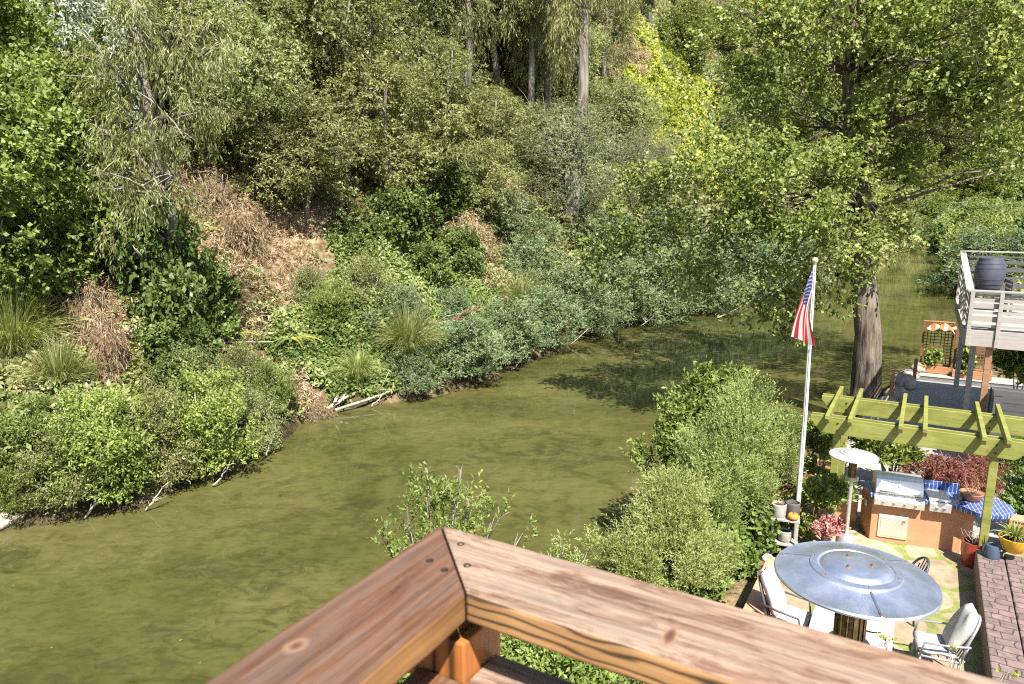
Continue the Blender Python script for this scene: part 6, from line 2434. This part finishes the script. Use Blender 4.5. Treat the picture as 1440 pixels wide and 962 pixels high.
# ================================================================== the railing in the foreground
def rail_top_mat(name, red, pale, grey, knot=None, seed=0.0):
    """weathered redwood, grain along local X: bleached streaks, red patches, optional knot (x, y)"""
    m, nt, b = new_mat(name)
    o = coord(nt)
    o2 = mapping(nt, o, (1, 1, 1), (seed, seed * .3, 0))
    warp = noise_node(nt, mapping(nt, o2, (2.5, 9, 9)), 1.0, 3, 0.5)
    vm = nt.nodes.new('ShaderNodeVectorMath')
    vm.operation = 'MULTIPLY_ADD'
    nt.links.new(warp.outputs['Color'], vm.inputs[0])
    vm.inputs[1].default_value = (0.0, 0.012, 0.004)
    nt.links.new(o2, vm.inputs[2])
    fib = noise_node(nt, mapping(nt, vm.outputs[0], (3.2, 210, 210)), 1.0, 6, 0.72)
    band = noise_node(nt, mapping(nt, vm.outputs[0], (1.6, 48, 48), (2, 0, 0)), 1.0, 4, 0.6)
    patch = noise_node(nt, mapping(nt, o2, (9, 34, 34), (7, 3, 0)), 1.0, 6, 0.7, 0.8)
    big = noise_node(nt, mapping(nt, o2, (2.0, 3.5, 3), (1, 9, 0)), 1.0, 3, 0.5)
    spots = noise_node(nt, mapping(nt, o2, (26, 60, 60)), 1.0, 3, 0.6)
    base = ramp(nt, [(0.30, grey), (0.48, pale), (0.62, red), (0.80, [x * .8 for x in red])], patch.outputs['Fac'])
    bg = ramp(nt, [(0.38, (0.86, 0.84, 0.86)), (0.62, (1.10, 1.0, 0.92))], big.outputs['Fac'])
    c = mix(nt, 1.0, base.outputs['Color'], bg.outputs['Color'], 'MULTIPLY')
    bn = ramp(nt, [(0.36, (0.66, 0.60, 0.58)), (0.52, (1, 1, 1)), (0.68, (1.22, 1.2, 1.2))], band.outputs['Fac'])
    c = mix(nt, 0.85, c, bn.outputs['Color'], 'MULTIPLY')
    fb = ramp(nt, [(0.34, (0.62, 0.56, 0.54)), (0.5, (1, 1, 1)), (0.68, (1.28, 1.26, 1.24))], fib.outputs['Fac'])
    c = mix(nt, 0.75, c, fb.outputs['Color'], 'MULTIPLY')
    ck = noise_node(nt, mapping(nt, vm.outputs[0], (1.3, 95, 95), (9, 2, 0)), 1.0, 3, 0.6)
    ckr = ramp(nt, [(0.245, (0.30, 0.26, 0.24)), (0.285, (1, 1, 1))], ck.outputs['Fac'])
    c = mix(nt, 0.8, c, ckr.outputs['Color'], 'MULTIPLY')
    wt = noise_node(nt, mapping(nt, vm.outputs[0], (5, 120, 120), (4, 8, 0)), 1.0, 4, 0.65)
    wtr = ramp(nt, [(0.60, (0, 0, 0)), (0.74, (1, 1, 1))], wt.outputs['Fac'])
    c = mix(nt, math_node(nt, 'MULTIPLY', wtr.outputs['Color'], 0.5), c, [min(1, x * 1.45) for x in pale])
    dk = ramp(nt, [(0.25, (0.35, 0.28, 0.26)), (0.36, (1, 1, 1))], spots.outputs['Fac'])
    c = mix(nt, 0.45, c, dk.outputs['Color'], 'MULTIPLY')
    if knot:
        for kx, ky, kr, sxx in knot:
            s = mapping(nt, o, (1 / (kr * sxx), 1 / kr, 0), (-kx / (kr * sxx), -ky / kr, 0))
            ln = nt.nodes.new('ShaderNodeVectorMath')
            ln.operation = 'LENGTH'
            ad = nt.nodes.new('ShaderNodeVectorMath')
            ad.operation = 'MULTIPLY_ADD'
            nt.links.new(noise_node(nt, o, 60, 3).outputs['Color'], ad.inputs[0])
            ad.inputs[1].default_value = (.7, .7, 0)
            nt.links.new(s, ad.inputs[2])
            nt.links.new(ad.outputs[0], ln.inputs[0])
            rg = ramp(nt, [(0.10, (0.085, 0.040, 0.026)), (0.30, (0.15, 0.075, 0.048)), (0.46, (0.24, 0.15, 0.095)), (0.75, (0.20, 0.125, 0.085))], math_node(nt, 'MULTIPLY', ln.outputs['Value'], 0.42))
            fac = ramp(nt, [(0.22, (1, 1, 1)), (0.52, (0, 0, 0))], math_node(nt, 'MULTIPLY', ln.outputs['Value'], 0.30))
            c = mix(nt, fac.outputs['Color'], c, rg.outputs['Color'])
    nt.links.new(c, b.inputs['Base Color'])
    b.inputs['Roughness'].default_value = 0.62
    b.inputs['Specular IOR Level'].default_value = 0.3
    h = math_node(nt, 'ADD', fib.outputs['Fac'], math_node(nt, 'MULTIPLY', band.outputs['Fac'], 0.6))
    bump(nt, b, h, 0.35, 0.0015)
    return m


def rail_side_mat(name, wood, line, nlines=9.0, seed=0.0, axis='XZ', dist=5.0):
    """clear redwood face with dark growth rings running along local X"""
    m, nt, b = new_mat(name)
    o = mapping(nt, coord(nt), (1, 1, 1), (seed, 0, 0))
    wv = nt.nodes.new('ShaderNodeTexWave')
    wv.bands_direction = 'Z' if axis == 'XZ' else 'X'
    wv.inputs['Scale'].default_value = nlines
    wv.inputs['Distortion'].default_value = dist
    wv.inputs['Detail'].default_value = 2
    wv.inputs['Detail Scale'].default_value = 1.2
    sc = (.22, 1, 1.0) if axis == 'XZ' else (1, 1, .06)
    nt.links.new(mapping(nt, o, sc), wv.inputs['Vector'])
    f = noise_node(nt, mapping(nt, o, (5, 5, 200) if axis == 'XZ' else (220, 220, 4)), 1.0, 4, 0.65)
    p = noise_node(nt, o, 8, 3, 0.5)
    r = ramp(nt, [(0.0, line), (0.14, [a * .6 + w_ * .4 for a, w_ in zip(line, wood)]), (0.34, wood), (1.0, [min(1, x * 1.15) for x in wood])], wv.outputs['Fac'])
    fr = ramp(nt, [(0.35, (.78, .74, .7)), (0.6, (1.08, 1.08, 1.08))], f.outputs['Fac'])
    c = mix(nt, .8, r.outputs['Color'], fr.outputs['Color'], 'MULTIPLY')
    pr = ramp(nt, [(0.35, (.82, .78, .74)), (0.65, (1.12, 1.1, 1.05))], p.outputs['Fac'])
    c = mix(nt, 1.0, c, pr.outputs['Color'], 'MULTIPLY')
    nt.links.new(c, b.inputs['Base Color'])
    b.inputs['Roughness'].default_value = 0.5
    bump(nt, b, f.outputs['Fac'], .2, .0012)
    return m


RA = rad(-30.6)                       # right rail direction
RB = rad(-119.3)                      # left rail direction
DR = Vector((math.cos(RA), math.sin(RA), 0))
DL = Vector((math.cos(RB), math.sin(RB), 0))
ZT = 7.6 - 0.455
OUT = at_z(620, 737.5, ZT)            # outer top corner
INN = at_z(654.5, 834, ZT)            # inner top corner


def miter_rail(d, length, mats, name, parent, gap, knot_side):
    """a flat rail mitred along OUT-INN; local X runs away from the corner"""
    ang = math.atan2(d.y, d.x)
    c, s = math.cos(-ang), math.sin(-ang)
    def loc(p):
        q = p - OUT
        return (c * q.x - s * q.y, s * q.x + c * q.y)
    a, b = loc(OUT), loc(INN)
    th = .0385
    w_ = b[1]
    # a slightly irregular, softly worn edge: several stations along the length
    n = 40
    rs = random.Random(int(abs(ang) * 100))
    vs, fs, sl = [], [], []
    for i in range(n + 1):
        t = (i / n) ** 1.3
        xo = a[0] + gap + (length - a[0]) * t
        xi = b[0] + gap + (length - b[0]) * t
        e = .0009
        y0, y1 = rs.uniform(-e, e), w_ + rs.uniform(-e, e)
        z0, z1 = rs.uniform(-e, e) * .5, rs.uniform(-e, e) * .5
        vs += [(xo, y0, z0), (xi, y1, z1), (xi, y1, -th), (xo, y0, -th)]
    for i in range(n):
        k = 4 * i
        for q, m_ in (((0, 1, 5, 4), 0), ((1, 2, 6, 5), 1), ((2, 3, 7, 6), 1), ((3, 0, 4, 7), 1)):
            fs.append(tuple(k + x for x in q))
            sl.append(m_)
    fs += [(0, 3, 2, 1), (4 * n, 4 * n + 1, 4 * n + 2, 4 * n + 3)]
    sl += [2, 2]
    if w_ < 0:
        pass
    else:
        fs = [tuple(reversed(f)) for f in fs]
    mb = MB()
    mb.v, mb.f, mb.s = vs, fs, sl
    o = mb.build(name, mats, parent, loc=OUT - parent.location, rz=ang, bevel=.0042)
    return o, w_


def loc_on(d, px, py):
    q = at_z(px, py, ZT) - OUT
    return (d.x * q.x + d.y * q.y, -d.y * q.x + d.x * q.y)


M_END = simple('dark_end_grain', (.05, .028, .018), .8, 0, .3, 40, .3)
RT = rail_top_mat('weathered_right_rail', (0.150, 0.094, 0.066), (0.268, 0.208, 0.160), (0.190, 0.155, 0.132), [loc_on(DR, 948, 890) + (.018, .34)], 1.7)
LT = rail_top_mat('weathered_left_rail', (0.125, 0.058, 0.029), (0.142, 0.084, 0.055), (0.102, 0.076, 0.066), [loc_on(DL, 416, 912) + (.008, 1.3)], 4.3)
RS = rail_side_mat('ringed_right_side', (0.27, 0.160, 0.072), (0.040, 0.030, 0.018), 24, 0.3, 'XZ', 9)
LS = rail_side_mat('plain_left_side', (0.205, 0.112, 0.042), (0.15, 0.074, 0.029), 9, 1.3, 'XZ', 3)
PM = rail_side_mat('redwood_post', (0.33, 0.125, 0.036), (0.07, 0.028, 0.010), 11, 0.0, 'Z', 3.0)

rail = thing('deck_railing', 'weathered redwood deck railing with a mitred corner in the foreground', 'railing', (OUT.x, OUT.y, ZT - .99))
r_right, wr = miter_rail(DR, 3.2, [RT, RS, M_END], 'top_rail', rail, .0006, 1)
r_left, wl = miter_rail(DL, 2.4, [LT, LS, M_END], 'top_rail', rail, .0006, -1)


M_SCREW = simple('dark_screw', (.045, .03, .025), .6, .4, .3, 40, .2)


def screw(px, py, par, R_=.0034):
    p = at_z(px, py, ZT + .0006)
    m = MB()
    m.lathe([(R_ * 1.6, -.001), (R_ * 1.5, .0004), (R_ * .8, -.0004), (.0001, -.0006)], n=12)
    o = m.build('screw', M_SCREW, par)
    q = par.matrix_basis
    inv = (Matrix.Translation(rail.location) @ Matrix.Translation(par.location) @ Matrix.Rotation(par.rotation_euler.z, 4, 'Z')).inverted()
    o.location = inv @ p


for px, py in ((648, 765), (657, 795)):
    screw(px, py, r_right)
for px, py in ((604, 788), (625, 801)):
    screw(px, py, r_left)


def railing_rest():
    # corner post under the mitre, lower rails, pickets hidden from the camera side
    mid = (OUT + INN) / 2
    pw = .089
    ctr = mid + (INN - OUT).normalized() * .016
    base = ctr - rail.location
    m = MB()
    m.box((0, 0, -.475), (pw, pw, .87))
    m.build('post', PM, rail, bevel=.003, loc=(base.x, base.y, ZT - .0385 - .002 - rail.location.z), rz=RA)
    for d, nm in ((DR, 'lower_rail'), (DL, 'lower_rail')):
        ang = math.atan2(d.y, d.x)
        inn = HV if d is DR else HU
        s = Vector((base.x, base.y, 0)) + d * (pw / 2 + .002) + inn * .042
        m = MB()
        m.box((1.5, 0, -.019), (3.0, .135, .038))
        z = ZT - .132 - rail.location.z
        m.build(nm, [RT if d is DR else LT], rail, bevel=.003, loc=(s.x, s.y, z), rz=ang)
        # far post of each run
        e = Vector((base.x, base.y, 0)) + d * 2.3
        m = MB()
        m.box((0, 0, -.475), (pw, pw, .87))
        m.build('post', PM, rail, bevel=.003, loc=(e.x, e.y, ZT - .041 - rail.location.z), rz=ang)


railing_rest()

# the deck floor the photographer stands on (below and behind the view)
fl = MB()
OC = (OUT + INN) / 2
for i in range(16):
    a = OC + DL * (.05 + i * .145)
    b = a + DR * 3.4
    fl.bar(Vector((a.x, a.y, ZT - .99 - .02)), Vector((b.x, b.y, ZT - .99 - .02)), .138, .04)
tag(fl.build('deck_floor', M_ORANGEWOOD), kind='structure')
